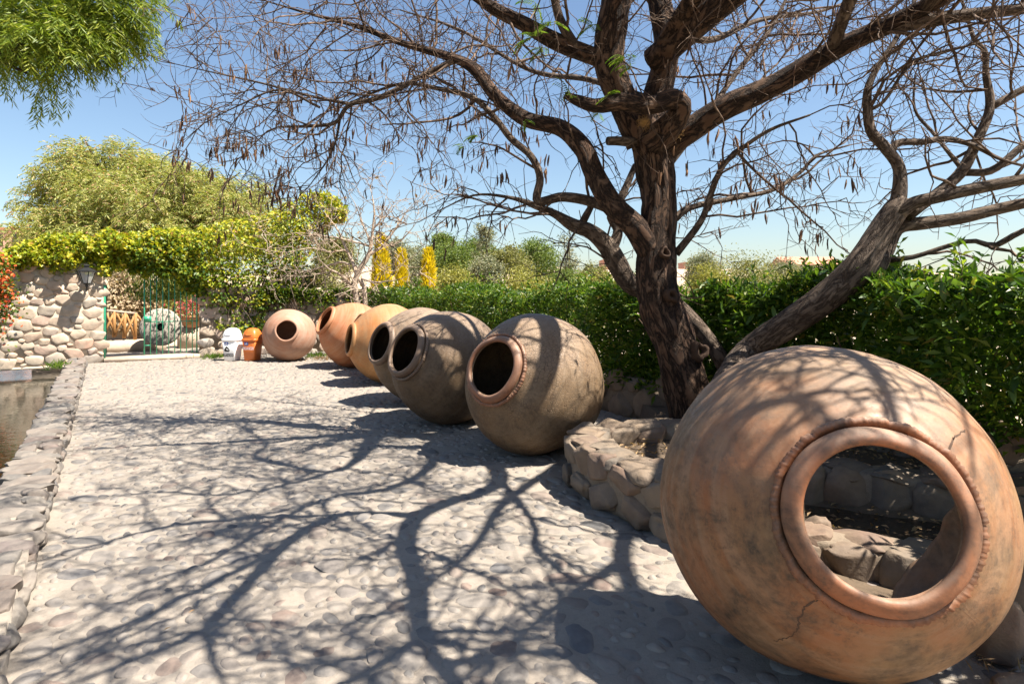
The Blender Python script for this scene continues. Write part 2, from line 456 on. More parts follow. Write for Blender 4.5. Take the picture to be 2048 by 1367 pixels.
# ------------------------------------------------------------------ walkway frame: s along the path, t across it to the hedge
U = np.array([-0.546, 0.838]); Vv = np.array([0.838, 0.546]); A0 = np.array([-3.74, 5.09])
U3 = np.array([*U, 0]); V3 = np.array([*Vv, 0]); Z3 = np.array([0, 0, 1.0])
def W(s, t, z=0.0):
    xy = A0 + U * s + Vv * t
    return np.array([xy[0], xy[1], z])
def Wn(s, t, z):
    s, t, z = np.broadcast_arrays(s, t, z)
    xy = A0 + s[..., None] * U + t[..., None] * Vv
    return np.concatenate([xy, z[..., None]], -1)
S_WALL = 10.77
MW = np.stack([V3, U3, Z3], 1)            # local x along the cross wall, y into depth, z up
MU = np.stack([U3, -V3, Z3], 1)           # local x along the path
def rotm(Mx, extra=None):
    m = Matrix([[float(x) for x in row] for row in Mx])
    if extra is not None: m = m @ extra
    return m.to_4x4()

# stone meshes, shared
def stone_meshes(n, mat, sub, power, amp, chip=None):
    out = []
    for k in range(n):
        bm = bmesh.new(); bmesh.ops.create_icosphere(bm, subdivisions=sub, radius=1)
        o = Vector((random.random() * 30, random.random() * 30, k * 7.3))
        planes = [(Vector((random.gauss(0, 1), random.gauss(0, 1), random.gauss(0, 1))).normalized(), random.uniform(*chip)) for _ in range(9)] if chip else []
        for v in bm.verts:
            c = v.co
            q = Vector([math.copysign(abs(x) ** power, x) for x in c])
            q *= 1 + amp * noise.noise(c * 1.1 + o) + amp * 0.5 * noise.noise(c * 2.4 + o) + amp * 0.22 * noise.noise(c * 5.5 + o)
            for pn, pd in planes:
                e = q.dot(pn) - pd
                if e > 0: q -= pn * e * 0.9
            v.co = q
        me = bpy.data.meshes.new('stone'); bm.to_mesh(me); bm.free()
        me.polygons.foreach_set('use_smooth', [True] * len(me.polygons)); me.materials.append(mat); out.append(me)
    return out

def place(name, me, M3, loc, scale, parent, roll=0.0, axis='Y', tilt=(0, 0)):
    o = link(name, me)
    e = Matrix.Rotation(roll, 3, axis) @ Matrix.Rotation(tilt[0], 3, 'X') @ Matrix.Rotation(tilt[1], 3, 'Z')
    mb_ = Matrix.Translation([float(x) for x in loc]) @ rotm(M3, e) @ Matrix.Diagonal([float(x) for x in scale] + [1.0])
    if parent is not None: attach(o, parent)
    o.matrix_basis = mb_
    return o

def pack(Wd, Hd, rmax, rmin, aspect, tries, gap=1.0, seed=1, mixed=False):
    rg = np.random.default_rng(seed)
    X, Y, Rr = np.zeros(0), np.zeros(0), np.zeros(0)
    for k in range(tries):
        f = k / tries
        r = rmax * (1 - f) ** 1.5 + rmin * (1 - (1 - f) ** 1.5)
        r = (rmin + (r - rmin) * rg.random() ** 0.7) if mixed else r * rg.uniform(0.9, 1.1)
        x = rg.uniform(0, Wd); y = rg.uniform(0, Hd)
        if len(X):
            d = np.hypot((X - x) / aspect, Y - y)
            if (d < (Rr + r) * gap).any(): continue
        X = np.append(X, x); Y = np.append(Y, y); Rr = np.append(Rr, r)
    return X, Y, Rr

ST_WALL = stone_meshes(14, M['stone'], 3, 0.74, 0.26, (.72, .98))
ST_COB = stone_meshes(14, M['cobble'], 3, 0.86, 0.26, (.8, 1.05))
ST_CURB = stone_meshes(12, M['curbstone'], 4, 0.60, 0.24, (.66, .95))
ST_DARK = stone_meshes(12, M['darkstone'], 4, 0.58, 0.22, (.70, 1.0))

# ------------------------------------------------------------------ ground / terrain
def terr(x, y):
    d = np.hypot(x, y)
    h = np.full(np.shape(x), -0.06)
    k = np.clip((y - 21) / 35, 0, 1) * np.clip((x + 9) / 10 , 0, 1)
    h = h - 4.2 * k * k * (3 - 2 * k)
    f = np.clip((d - 90) / 320, 0, 1)
    h = h + f * f * (3 - 2 * f) * (15.5 + 3.0 * np.sin(x * 0.011 + 1) + 2.0 * np.sin(x * 0.031 + y * 0.01))
    h = h + np.clip((d - 500) / 1500, 0, 1) * 12 * (1 + np.sin(x * 0.0021))
    bank = np.exp(-(((x + 13.5) / 6.0) ** 2 + ((y - 26) / 4.0) ** 2))
    h = h + 2.3 * bank
    pit = (np.abs(x + 0) < 0)  # none
    return h
g1 = np.concatenate([-np.geomspace(42, 3000, 40)[::-1], np.linspace(-40, 40, 100), np.geomspace(42, 3000, 40)])
g2 = np.concatenate([-np.geomspace(15, 3000, 24)[::-1], np.linspace(-14, 60, 100), np.geomspace(62, 3000, 60)])
gx, gy = np.meshgrid(g1, g2, indexing='ij')
gz = terr(gx, gy)
rel = np.stack([gx, gy], -1) - A0
ss, tt = rel @ U, rel @ Vv
inpool = (tt < -0.1) & (tt > -7.5) & (ss > -8) & (ss < S_WALL + 6)
gz = np.where(inpool & (tt < -0.36), -1.0, gz)
gv = np.stack([gx, gy, gz], -1).reshape(-1, 3)
a, b = len(g1), len(g2)
ii, jj = np.meshgrid(np.arange(a - 1), np.arange(b - 1), indexing='ij')
k = ii * b + jj
tag(MB().add(gv, None, np.stack([k, k + b, k + b + 1, k + 1], -1).reshape(-1, 4)).build('ground', M['terrain']), kind='structure')

# ------------------------------------------------------------------ pavement with cobbles
PT = 6.1
ns, nt_ = 420, 150
s_ = np.linspace(-6.0, S_WALL + 5.5, ns); t_ = np.linspace(-0.02, PT, nt_)
sg, tg_ = np.meshgrid(s_, t_, indexing='ij')
zg = np.zeros_like(sg)
def zpav(s, t): return 0.016 * nz(s * 5.5, t * 5.5, 0) + 0.018 * nz(s * 1.3, t * 1.3, 5)
for i in range(ns):
    for j in range(nt_):
        zg[i, j] = zpav(s_[i], t_[j])
ii, jj = np.meshgrid(np.arange(ns - 1), np.arange(nt_ - 1), indexing='ij')
k = ii * nt_ + jj
pav = MB().add(Wn(sg, tg_, zg).reshape(-1, 3), None, np.stack([k, k + 1, k + nt_ + 1, k + nt_], -1).reshape(-1, 4)).build('pavement', M['mortar'])
tag(pav, kind='structure')
cx, cy, cr = pack(S_WALL + 5.6, PT - 0.1, 0.092, 0.022, 1.4, 60000, 0.95, 5, True)
cs, ct = cx - 5.4, cy + 0.05
cw = Wn(cs, ct, np.zeros_like(cs))
px = HX + cw[:, 0] / np.maximum(cw[:, 1], .1) * F; py = HY + CZ / np.maximum(cw[:, 1], .1) * F
vis = (cw[:, 1] > 1) & (px > -60) & (px < 2110) & (py < 1420)
vis &= ~((np.hypot(cw[:, 0] - 1.35, cw[:, 1] - 2.5) < 0.55))
size = np.where(vis, cr / np.maximum(cw[:, 1], 0.5) ** 1.5, 0)
order = np.argsort(-size)
near = set(order[:300].tolist())
far_tmpl = []
bmi = bmesh.new(); bmesh.ops.create_icosphere(bmi, subdivisions=2, radius=1)
tv = np.array([v.co[:] for v in bmi.verts]); tf_ = np.array([[v.index for v in f.verts] for f in bmi.faces]); bmi.free()
mbf = MB()
for i in order:
    s0, t0, r0 = cs[i], ct[i], cr[i]
    ang = random.gauss(0, 0.5)
    asp = random.uniform(1.1, 1.75); hgt = random.uniform(0.022, 0.036)
    z0 = zpav(s0, t0) - hgt * random.uniform(0.42, 0.74)
    if i in near:
        place('cobble', random.choice(ST_COB), MU, W(s0, t0, z0), (r0 * asp, r0 * 0.98, hgt), pav, ang, 'Z')
    elif cw[i, 1] > 0.8:
        c_, n_ = math.cos(ang), math.sin(ang)
        q = tv * np.array([r0 * asp, r0, hgt]) * (1 + 0.12 * np.sin(tv[:, [1, 2, 0]] * 3 + i))
        q = q @ np.array([[c_, n_, 0], [-n_, c_, 0], [0, 0, 1]])
        mbf.add(q @ MU.T + W(s0, t0, z0), tf_)
stuff(mbf.build('cobbles', M['cobble_i'], pav))

# ------------------------------------------------------------------ pool: water, curb, cross wall with opening
wat = MB()
wat.add([W(-9, -7.4, -0.2), W(-9, -0.2, -0.2), W(S_WALL + 5.5, -0.2, -0.2), W(S_WALL + 5.5, -7.4, -0.2)], None, [[0, 1, 2, 3]])
tag(wat.build('water', M['water']), kind='structure')
bank = MB(); box(bank, W(2, -7.6, -0.3), (27, 0.5, 1.4), MU)
tag(bank.build('pool_edge_wall', M['darkmortar']), kind='structure')

curb = thing('pool_curb', 'low kerb of flat stones in mortar along the pool', 'kerb', W(2, -0.2))
cm = MB(); box(cm, W(2.3, -0.165, -0.19), (17.2, 0.30, 0.60), MU); cm.build('core', M['mortar'], curb)
s = -6.0; kk = 0
while s < S_WALL - 0.1:
    wd = random.uniform(0.13, 0.25)
    if random.random() < 0.62:
        place('cap_stone', random.choice(ST_CURB), MU, W(s + wd / 2, -0.165 + random.uniform(-.02, .02), 0.100 + random.uniform(-.014, .012)), (wd * 0.56, random.uniform(0.155, 0.19), 0.05), curb, random.gauss(0, .05), 'Z', (random.gauss(0, .04), 0))
    else:
        f = random.uniform(0.4, 0.6) * 0.34
        place('cap_stone', random.choice(ST_CURB), MU, W(s + wd / 2, -0.335 + f / 2, 0.100), (wd * 0.54, f * 0.55, 0.05), curb, random.gauss(0, .1), 'Z')
        place('cap_stone', random.choice(ST_CURB), MU, W(s + wd / 2, 0.005 - (0.34 - f) / 2, 0.102), (wd * 0.52, (0.34 - f) * 0.53, 0.05), curb, random.gauss(0, .1), 'Z')
    s += wd
s = -6.0
while s < S_WALL - 0.1:
    wd = random.uniform(0.15, 0.32)
    place('face_stone', random.choice(ST_CURB), MU, W(s + wd / 2, random.uniform(-.035, -.012), 0.030), (wd * 0.50, 0.06, 0.055), curb, random.gauss(0, .12), 'Y')
    s += wd * 1.05

def stone_wall(name, label, s0, x0, x1, z0, z1, depth, stones, rmax, rmin, mort, tries, seed, asp=1.4, back=False, coreM=MW):
    """wall in the plane s=s0 from t=x0..x1 with each stone a part"""
    r = thing(name, label, 'wall', W(s0, (x0 + x1) / 2, z0))
    c = MB(); box(c, W(s0 + depth / 2, (x0 + x1) / 2, (z0 + z1) / 2), (x1 - x0, depth, z1 - z0), MW); c.build('mortar_core', mort, r)
    X, Y, Q = pack(x1 - x0 - 0.1, z1 - z0 - 0.04, rmax, rmin, asp, tries, 0.84, seed)
    for x, y, q in zip(X, Y, Q):
        place('stone', random.choice(stones), MW, W(s0 + 0.01, x0 + 0.05 + x, z0 + 0.03 + y), (q * asp * random.uniform(.95, 1.06), random.uniform(0.045, 0.065), q * random.uniform(.95, 1.05)), r, random.gauss(0, .16), 'Y')
    return r
lw = stone_wall('river_stone_wall', 'tall round river stone wall with the lantern, beside the pool', S_WALL, -3.9, 0.33, -0.02, 2.2, 0.42, ST_WALL, 0.135, 0.045, M['wallmortar'], 16000, 3)
lm = MB(); box(lm, W(S_WALL + 0.2, -2.1, -0.035), (3.6, 0.46, 0.05), MW); lm.build('lintel', M['wallmortar'], lw)
lm = MB(); box(lm, W(S_WALL + 0.2, 0.0, -0.25), (0.66, 0.40, 0.46), MW); lm.build('foot', M['wallmortar'], lw)

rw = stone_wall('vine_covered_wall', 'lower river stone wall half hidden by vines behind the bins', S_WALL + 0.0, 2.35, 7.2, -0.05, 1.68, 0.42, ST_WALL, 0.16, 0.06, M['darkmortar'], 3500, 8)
# sill of the gate
sill = tag(MB().build('x'), None)
bpy.data.objects.remove(sill)
sm = MB(); box(sm, W(S_WALL + 0.2, 1.33, 0.045), (1.98, 0.5, 0.11), MW)
tag(sm.build('gate_threshold', M['cream']), 'pale stone threshold step under the green gate', 'step')

# gate
gt = thing('green_gate', 'green painted iron bar gate standing half open in the stone wall', 'gate', W(S_WALL + 0.2, 1.3, 0.1))
def bar(p0, p1, r, name='bar', par=None, mat='gate', sides=8):
    m_ = MB(); tube(m_, crv([p0, p1], 3), r, sides); return m_.build(name, M[mat], par)
GS = S_WALL + 0.2
bar(W(GS - .18, 0.35, 0.0), W(GS - .18, 0.35, 2.25), 0.022, 'post', gt)
for i in range(9):
    t0 = 1.145 + i * 0.128
    bar(W(GS, t0, 0.12), W(GS, t0, 2.2), 0.011 if i else 0.016, 'bar', gt)
bar(W(GS, 2.27, 0.05), W(GS, 2.27, 2.2), 0.018, 'post', gt)
bar(W(GS, 1.13, 0.90), W(GS, 2.3, 0.90), 0.010, 'rail', gt)
bar(W(GS, 1.13, 2.1), W(GS, 2.3, 2.1), 0.012, 'rail', gt)
bar(W(GS, 1.145, 0.34), W(GS, 1.273, 0.34), 0.010, 'rail', gt)
lb = MB(); box(lb, W(GS - 0.01, 1.21, 0.97), (0.16, 0.05, 0.13), MW); lk = lb.build('lock_box', M['gate'], gt)
hb = MB(); tube(hb, crv([W(GS - .04, 1.2, .97), W(GS - .09, 1.2, .97), W(GS - .09, 1.26, .97)], 6), 0.008, 6); sub(hb.build('handle', M['iron'], gt), lk)
# open leaf swung back beyond the post
for i in range(8):
    bar(W(GS + 0.08 + i * 0.128, 0.36 + i * 0.004, 0.12), W(GS + 0.08 + i * 0.128, 0.36 + i * 0.004, 2.2), 0.010, 'bar', gt)
bar(W(GS, 0.36, 0.9), W(GS + 1.0, 0.39, 0.9), 0.010, 'rail', gt)

# lantern
LP = P(173, 553, 13.75)
lan = thing('wall_lantern', 'black iron wall lantern with glass sides under the vine', 'lantern', LP)
def frustum(mb, z0, z1, r0, r1, c, n=6, rot=0.3, cap=True):
    th = np.arange(n) / n * 2 * math.pi + rot
    v = np.concatenate([np.stack([np.cos(th) * r0, np.sin(th) * r0, np.full(n, z0)], 1), np.stack([np.cos(th) * r1, np.sin(th) * r1, np.full(n, z1)], 1), [[0, 0, z0], [0, 0, z1]]]) + c
    k = np.arange(n); k2 = (k + 1) % n
    mb.add(v, np.vstack([np.stack([k2, k, np.full(n, 2 * n)], 1), np.stack([k + n, k2 + n, np.full(n, 2 * n + 1)], 1)]) if cap else None, np.stack([k, k2, k2 + n, k + n], 1))
m_ = MB(); frustum(m_, -0.14, 0.10, 0.085, 0.165, LP, cap=False); m_.build('glass_pane', M['glass'], lan, False)
m_ = MB(); frustum(m_, 0.10, 0.125, 0.20, 0.20, LP); frustum(m_, 0.125, 0.20, 0.19, 0.06, LP); frustum(m_, 0.20, 0.24, 0.05, 0.05, LP); frustum(m_, 0.24, 0.27, 0.07, 0.03, LP); m_.build('roof', M['iron'], lan, False)
m_ = MB(); frustum(m_, -0.17, -0.14, 0.06, 0.095, LP); frustum(m_, -0.22, -0.17, 0.03, 0.03, LP); m_.build('base', M['iron'], lan, False)
for i in range(6):
    th = i / 6 * 2 * math.pi + 0.3; e = np.array([math.cos(th), math.sin(th), 0])
    bar(LP + e * 0.087 + Z3 * -0.14, LP + e * 0.168 + Z3 * 0.10, 0.009, 'frame_bar', lan, 'iron', 6)
m_ = MB(); tube(m_, crv([LP - Z3 * 0.2, LP - Z3 * 0.30 + U3 * 0.12, LP - Z3 * .24 + U3 * 0.34, LP - Z3 * 0.20 + U3 * 0.62], 14), 0.016, 8); m_.build('bracket', M['iron'], lan)
m_ = MB(); lathe(m_, [(0.0, -0.1), (0.025, -0.1), (0.025, 0.02), (0.0, 0.03)], 12, M=Matrix.Translation(Vector([float(x) for x in LP]))); m_.build('bulb', M['white'], lan)

# ------------------------------------------------------------------ clay jars
PROF = np.array([[0.62, 0.285], [0.585, 0.318], [0.515, 0.410], [0.42, 0.515], [0.30, 0.605], [0.15, 0.672], [0.0, 0.700], [-0.15, 0.692], [-0.32, 0.640], [-0.50, 0.545], [-0.66, 0.420], [-0.78, 0.285], [-0.86, 0.150], [-0.885, 0.0]])
def jar(label, C, axis, mat, sc=1.0, cut=None, collar=0, n=96, rim_mat=None, mouth=1.0, ax_=1.0):
    C = np.asarray(C, float); ax = Vector(axis).normalized()
    q = ax.to_track_quat('Z', 'Y').to_matrix()
    r = thing('clay_jar', label, 'jar', (C[0], C[1], 0), 'big clay jars lying on their sides along the path')
    T = Matrix.Translation(Vector(C)) @ q.to_4x4() @ Matrix.Diagonal((sc, sc, sc * ax_, 1))
    prof = crv(PROF, 64)
    s0 = random.random() * 30
    th = np.arange(n) / n * 2 * math.pi
    idx = np.linspace(0, 63, 64)
    verts = []
    for side in (0, 1):
        for j in range(n):
            c, s_ = math.cos(th[j]), math.sin(th[j])
            end = 63.0
            if cut is not None:
                end = cut * (1 + 0.17 * min(1.0, max(0.0, -s_ + 0.45 * c)) + 0.035 * nz(c * 2 + s0, s_ * 2, 0) + 0.03 * nz(c * 7 + s0, s_ * 7, 3))
            u = np.linspace(0, end, 64)
            z = np.interp(u, idx, prof[:, 0]); rr = np.interp(u, idx, prof[:, 1])
            wb = np.array([1 + 0.038 * nz(c * 1.2 + s0, s_ * 1.2, zz * 1.6) + 0.007 * nz(c * 4 + s0, s_ * 4, zz * 9) for zz in z]) if side == 0 else 1.0
            if side == 0: V0 = np.stack([rr * wb * c, rr * wb * s_, z], 1)
            else:
                rr = np.maximum(rr - 0.034, 0.0); V0 = np.stack([rr * c, rr * s_, np.maximum(z, -0.85) + (0.0 if cut else 0.0)], 1)
            verts.append(V0)
    Va = np.array(verts).reshape(2, n, 64, 3)
    vv = Va.reshape(-1, 3)
    m_ = MB()
    j, i = np.meshgrid(np.arange(n), np.arange(63), indexing='ij')
    a_ = j * 64 + i; b_ = ((j + 1) % n) * 64 + i
    qo = np.stack([a_, a_ + 1, b_ + 1, b_], -1).reshape(-1, 4)
    off = n * 64
    qi = np.stack([a_, b_, b_ + 1, a_ + 1], -1).reshape(-1, 4) + off
    jj_ = np.arange(n); e0 = jj_ * 64; e1 = ((jj_ + 1) % n) * 64
    lip = np.stack([e0, e1, e1 + off, e0 + off], 1)
    qs = [qo, qi, lip]
    if cut is not None: qs.append(np.stack([e0 + 63, e0 + 63 + off, e1 + 63 + off, e1 + 63], 1))
    m_.add(vv, None, np.concatenate(qs))
    body = m_.build('body', mat, r)
    body.matrix_basis = T
    # rolled rim
    m_ = MB()
    k = np.linspace(0, 2 * math.pi, 15)[:-1]
    pr = np.stack([0.284 * mouth + 0.034 * np.cos(k), 0.628 + 0.030 * np.sin(k) - 0.016 * np.cos(k)], 1)
    lathe(m_, pr, 96, 0.055, close=True)
    rim = m_.build('rim', rim_mat or mat, r); rim.matrix_basis = T
    if collar:
        m_ = MB(); nn = 240
        rng_ = np.arange(nn) / nn * 2 * math.pi
        K = collar
        w_ = np.array([0.6 + 0.5 * abs(math.sin(x * K / 2 + 1.2 * nz(math.cos(x) * 2, math.sin(x) * 2, 1))) + 0.5 * nz(math.cos(x) * 6, math.sin(x) * 6, 2) for x in rng_])
        w_ = np.clip(w_ + 0.35 * np.array([nz(math.cos(x) * 13, math.sin(x) * 13, 7) for x in rng_]), 0.05, 1.4)
        ring = []
        for x, wv in zip(rng_, w_):
            c, s_ = math.cos(x), math.sin(x)
            rad = 0.327 + 0.007 * wv
            for (dr, dz) in ((-0.018, 0.012), (0.004 + 0.008 * wv, 0.012 * wv + 0.006), (0.012 + 0.007 * wv, -0.004), (0.006, -0.03)):
                ring.append([(rad + dr) * c, (rad + dr) * s_, 0.583 + dz])
        i, j = np.meshgrid(np.arange(nn), np.arange(4), indexing='ij')
        a_ = i * 4 + j; b_ = ((i + 1) % nn) * 4 + j; a2 = i * 4 + (j + 1) % 4; b2 = ((i + 1) % nn) * 4 + (j + 1) % 4
        m_.add(ring, None, np.stack([a_, b_, b2, a2], -1).reshape(-1, 4))
        cl = m_.build('collar', rim_mat or mat, r); cl.matrix_basis = T; sub(cl, rim)
    return r, body, T

ORANGE, TAN, SOOT, PALE = (0.42, 0.185, 0.085), (0.40, 0.245, 0.135), (0.15, 0.105, 0.075), (0.52, 0.35, 0.235)
M['jar1'] = jarmat('front_jar_clay', (0.45, 0.18, 0.07), (0.40, 0.24, 0.115), (0.10, 0.072, 0.048), (0.52, 0.33, 0.20), 0, 1.0, 0.52, K=0.50, dusty=0.55)
M['rim1'] = jarmat('front_jar_rim', (0.40, 0.140, 0.055), (0.30, 0.145, 0.075), (0.085, 0.055, 0.04), (0.42, 0.22, 0.125), 0, 1.0, 0.56)
M['jar2'] = jarmat('crackled_clay', (0.30, 0.175, 0.085), (0.33, 0.22, 0.125), (0.12, 0.08, 0.05), (0.40, 0.29, 0.185), 0.9, 0.7, 0.55, K=0.50, dusty=0.6)
M['rim2'] = jarmat('red_rim_clay', (0.34, 0.135, 0.065), (0.29, 0.135, 0.075), (0.16, 0.10, 0.07), (0.46, 0.28, 0.19), 0, 0.4, 0.45)
M['jar3'] = jarmat('dark_brown_clay', (0.22, 0.128, 0.064), (0.26, 0.17, 0.095), (0.09, 0.06, 0.038), (0.34, 0.245, 0.155), 0.25, 0.75, 0.55, K=0.50, dusty=0.6)
M['rim3'] = jarmat('dark_rim_clay', (0.20, 0.115, 0.07), (0.23, 0.145, 0.095), (0.12, 0.09, 0.07), (0.38, 0.28, 0.2), 0, 0.5, 0.5)
M['jar4'] = jarmat('weathered_clay', (0.27, 0.155, 0.075), (0.24, 0.165, 0.10), (0.13, 0.10, 0.07), (0.42, 0.33, 0.24), 0, 0.55, 0.6, K=0.50, dusty=0.6)
M['jar5'] = jarmat('warm_orange_clay', (0.54, 0.20, 0.055), (0.48, 0.25, 0.095), (0.22, 0.13, 0.06), (0.56, 0.32, 0.15), 0, 0.35, 0.55, K=0.66, dusty=0.22)
M['jar6'] = jarmat('pale_orange_clay', (0.57, 0.25, 0.085), (0.56, 0.31, 0.14), (0.30, 0.19, 0.10), (0.62, 0.40, 0.22), 0, 0.2, 0.55, K=0.66, dusty=0.22)
M['jar7'] = jarmat('brick_orange_clay', (0.54, 0.165, 0.058), (0.54, 0.215, 0.085), (0.28, 0.13, 0.07), (0.60, 0.33, 0.19), 0, 0.2, 0.55, K=0.66, dusty=0.22)
M['jar8'] = jarmat('pinkish_clay', (0.47, 0.225, 0.135), (0.49, 0.28, 0.19), (0.27, 0.15, 0.10), (0.56, 0.39, 0.29), 0, 0.25, 0.6, K=0.66, dusty=0.22)

J1C = (1.365, 2.72, 0.685)
j1, b1, T1 = jar('largest clay jar in front, its broken base open to the planter behind', J1C, (-0.115, -0.62, 0.15), M['jar1'], 0.985, cut=35.0, collar=92, n=128, rim_mat=M['rim1'])
jar('crackled grey-brown jar with a reddish rim, beside the planter end', (0.2, 6.25, 0.70), (-0.60, -0.73, 0.32), M['jar2'], 1.0, collar=70, rim_mat=M['rim2'])
jar('dark brown jar with wide black mouth, next beyond the crackled jar', (-0.82, 7.7, 0.70), (-0.42, -0.40, 0.22), M['jar3'], 1.0, collar=70, rim_mat=M['rim3'])
jar('weathered brown jar tucked between the dark brown jar and the orange jars', (-1.36, 9.15, 0.70), (-0.45, -0.40, 0.18), M['jar4'], 0.98, ax_=1.07, rim_mat=M['rim3'])
jar('orange jar with tan lower side, nearest of the three orange jars', (-2.2, 11.05, 0.70), (-0.55, -0.28, 0.09), M['jar5'], 0.99, mouth=0.93, ax_=1.06)
jar('pale orange jar mostly hidden behind the nearer orange jar', (-2.5, 12.3, 0.70), (-0.50, -0.30, 0.22), M['jar6'], 1.0, ax_=.95)
jar('brick orange jar with a raised thick lip, farthest of the orange jars', (-3.45, 13.5, 0.70), (-0.44, -0.33, 0.30), M['jar7'], 1.0, mouth=1.06, ax_=1.08)
jar('small round pinkish jar facing the viewer beside the orange bin', (-5.24, 14.7, 0.61), (0.12, -0.55, 0.15), M['jar8'], 0.87, ax_=0.93)

# cracks and incised marks on the front jar
bpy.context.view_layer.update()
def bvh_of(o, T):
    me = o.data
    return BVHTree.FromPolygons([T @ v.co for v in me.vertices], [tuple(p.vertices) for p in me.polygons])
BV1 = bvh_of(b1, T1)
def onjar(px, py):
    d = Vector(P(px, py, 1.0)) - Vector((0, 0, CZ))
    h = BV1.ray_cast(Vector((0, 0, CZ)), d.normalized())
    return (np.array(h[0]), np.array(h[1])) if h[0] is not None else None
def ribbon(name, pts, wd, mat, jit=3.0, n=26, lift=0.0012):
    c = crv(np.array(pts, float), n); prev = None; L = []
    for i, (x, y) in enumerate(c):
        e = jit if 0 < i < n - 1 else 0
        h = onjar(x + random.uniform(-e, e), y + random.uniform(-e, e))
        if h is not None: L.append(h)
    if len(L) < 3: return
    p = np.array([h[0] for h in L]); nr = np.array([h[1] for h in L])
    sd_ = unit(np.cross(unit(np.gradient(p, axis=0)), nr))
    k = len(p); ww = wd * np.array([random.uniform(.5, 1.3) for _ in range(k)]); ww[0] *= .3; ww[-1] *= .2
    a_ = p + nr * lift - sd_ * ww[:, None]; b_ = p + nr * lift + sd_ * ww[:, None]
    v = np.stack([a_, b_], 1).reshape(-1, 3); i = np.arange(k - 1) * 2
    m_ = MB().add(v, None, np.stack([i, i + 1, i + 3, i + 2], 1)); return m_.build(name, mat, j1)
M['crack'] = plain('dark_crack_clay', (0.07, 0.04, 0.025), 0.95)  # dark ribbon colour tracing the cracks in the clay
M['incise'] = plain('incised_clay', (0.17, 0.095, 0.05), 0.9)
ribbon('crack', [(1668, 1178), (1640, 1195), (1612, 1212), (1600, 1235), (1593, 1262)], 0.0035, M['crack'])
ribbon('crack', [(1593, 1262), (1570, 1275), (1545, 1280)], 0.0016, M['crack'])
ribbon('crack', [(1896, 935), (1897, 915), (1903, 885), (1915, 868), (1930, 858)], 0.0035, M['crack'])
ribbon('incised_mark', [(1916, 1200), (1938, 1222), (1962, 1244)], 0.0014, M['incise'], 0.3)
ribbon('incised_mark', [(1909, 1203), (1932, 1226), (1956, 1248)], 0.0014, M['incise'], 0.3)
ribbon('incised_mark', [(1936, 1224), (1941, 1219), (1945, 1218)], 0.0012, M['incise'], 0.2, 8)
ribbon('incised_mark', [(1888, 1230), (1915, 1203), (1948, 1170)], 0.0007, M['incise'], 0.5)
for (ox, oy) in ((1951, 1163), (1888, 1236)):
    ribbon('incised_mark', [(ox - 4, oy - 7), (ox + 3, oy - 9), (ox + 5, oy - 3), (ox - 1, oy), (ox + 6, oy + 3), (ox + 2, oy + 9), (ox - 4, oy + 5)], 0.0012, M['incise'], 0.2, 18)

# ------------------------------------------------------------------ planter wall and stepped channel behind the front jar
def lump_wall(name, label, path, width, z0, z1, mort, stones, seed, step=0.27, rows=2, side=1, cat='planter'):
    p = crv([(x, y, 0) for x, y in path], 60)
    r = thing(name, label, cat, p[30])
    tg = unit(np.gradient(p, axis=0)); nn = np.stack([-tg[:, 1], tg[:, 0], 0 * tg[:, 0]], 1)
    L = np.concatenate([[0], np.cumsum(np.linalg.norm(np.diff(p, axis=0), axis=1))])
    cs_ = []
    k = 16
    th = np.linspace(0, 2 * math.pi, k, endpoint=False)
    H = z1 - z0
    for i in range(60):
        ring = []
        for t in th:
            c, s_ = math.cos(t), math.sin(t)
            a_ = math.copysign(abs(c) ** 0.45, c) * width / 2 * 0.95; b_ = math.copysign(abs(s_) ** 0.45, s_) * H / 2
            q = p[i] + nn[i] * a_ + Z3 * (z0 + H / 2 + b_)
            q = q + (nn[i] * c + Z3 * s_) * 0.035 * nz(L[i] * 4 + seed, c * 2, s_ * 2)
            ring.append(q)
        cs_.append(ring)
    v = np.array(cs_).reshape(-1, 3)
    i, j = np.meshgrid(np.arange(59), np.arange(k), indexing='ij'); a_ = i * k + j; b_ = i * k + (j + 1) % k
    m_ = MB().add(v, [[0, t + 1, t] for t in range(1, k - 1)] + [[59 * k, 59 * k + t, 59 * k + t + 1] for t in range(1, k - 1)], np.stack([a_, a_ + k, b_ + k, b_], -1).reshape(-1, 4)); m_.build('mortar_core', mort, r)
    def at(l):
        return np.array([np.interp(l, L, p[:, m]) for m in range(3)]), unit(np.array([np.interp(l, L, nn[:, m]) for m in range(3)]))
    for sgn in ((1, -1) if side == 0 else (side,)):
        for row in range(rows):
            l = random.uniform(0, .1); h = H / rows
            while l < L[-1] - .08:
                wd = random.uniform(.75, 1.3) * step
                c, nr = at(l + wd / 2); tx = np.array([nr[1], -nr[0], 0])
                hh = h * random.uniform(.42, .56)
                place('stone', random.choice(stones), np.stack([tx, nr, Z3], 1), c + nr * sgn * (width / 2 - 0.045) + Z3 * (z0 + h * (row + .5) + random.gauss(0, .015)), (wd * .56, 0.09, hh * 1.08), r, random.gauss(0, .25), 'Y')
                l += wd
    l = random.uniform(0, .1)
    while l < L[-1] - .06:
        wd = random.uniform(.7, 1.25) * step
        c, nr = at(l + wd / 2); tx = np.array([nr[1], -nr[0], 0])
        place('cap_stone', random.choice(stones), np.stack([tx, nr, Z3], 1), c + Z3 * (z1 - 0.038 + random.uniform(-.012, .012)), (wd * .55, width * random.uniform(.50, .58), 0.065), r, random.gauss(0, .1), 'Z')
        l += wd
    return r
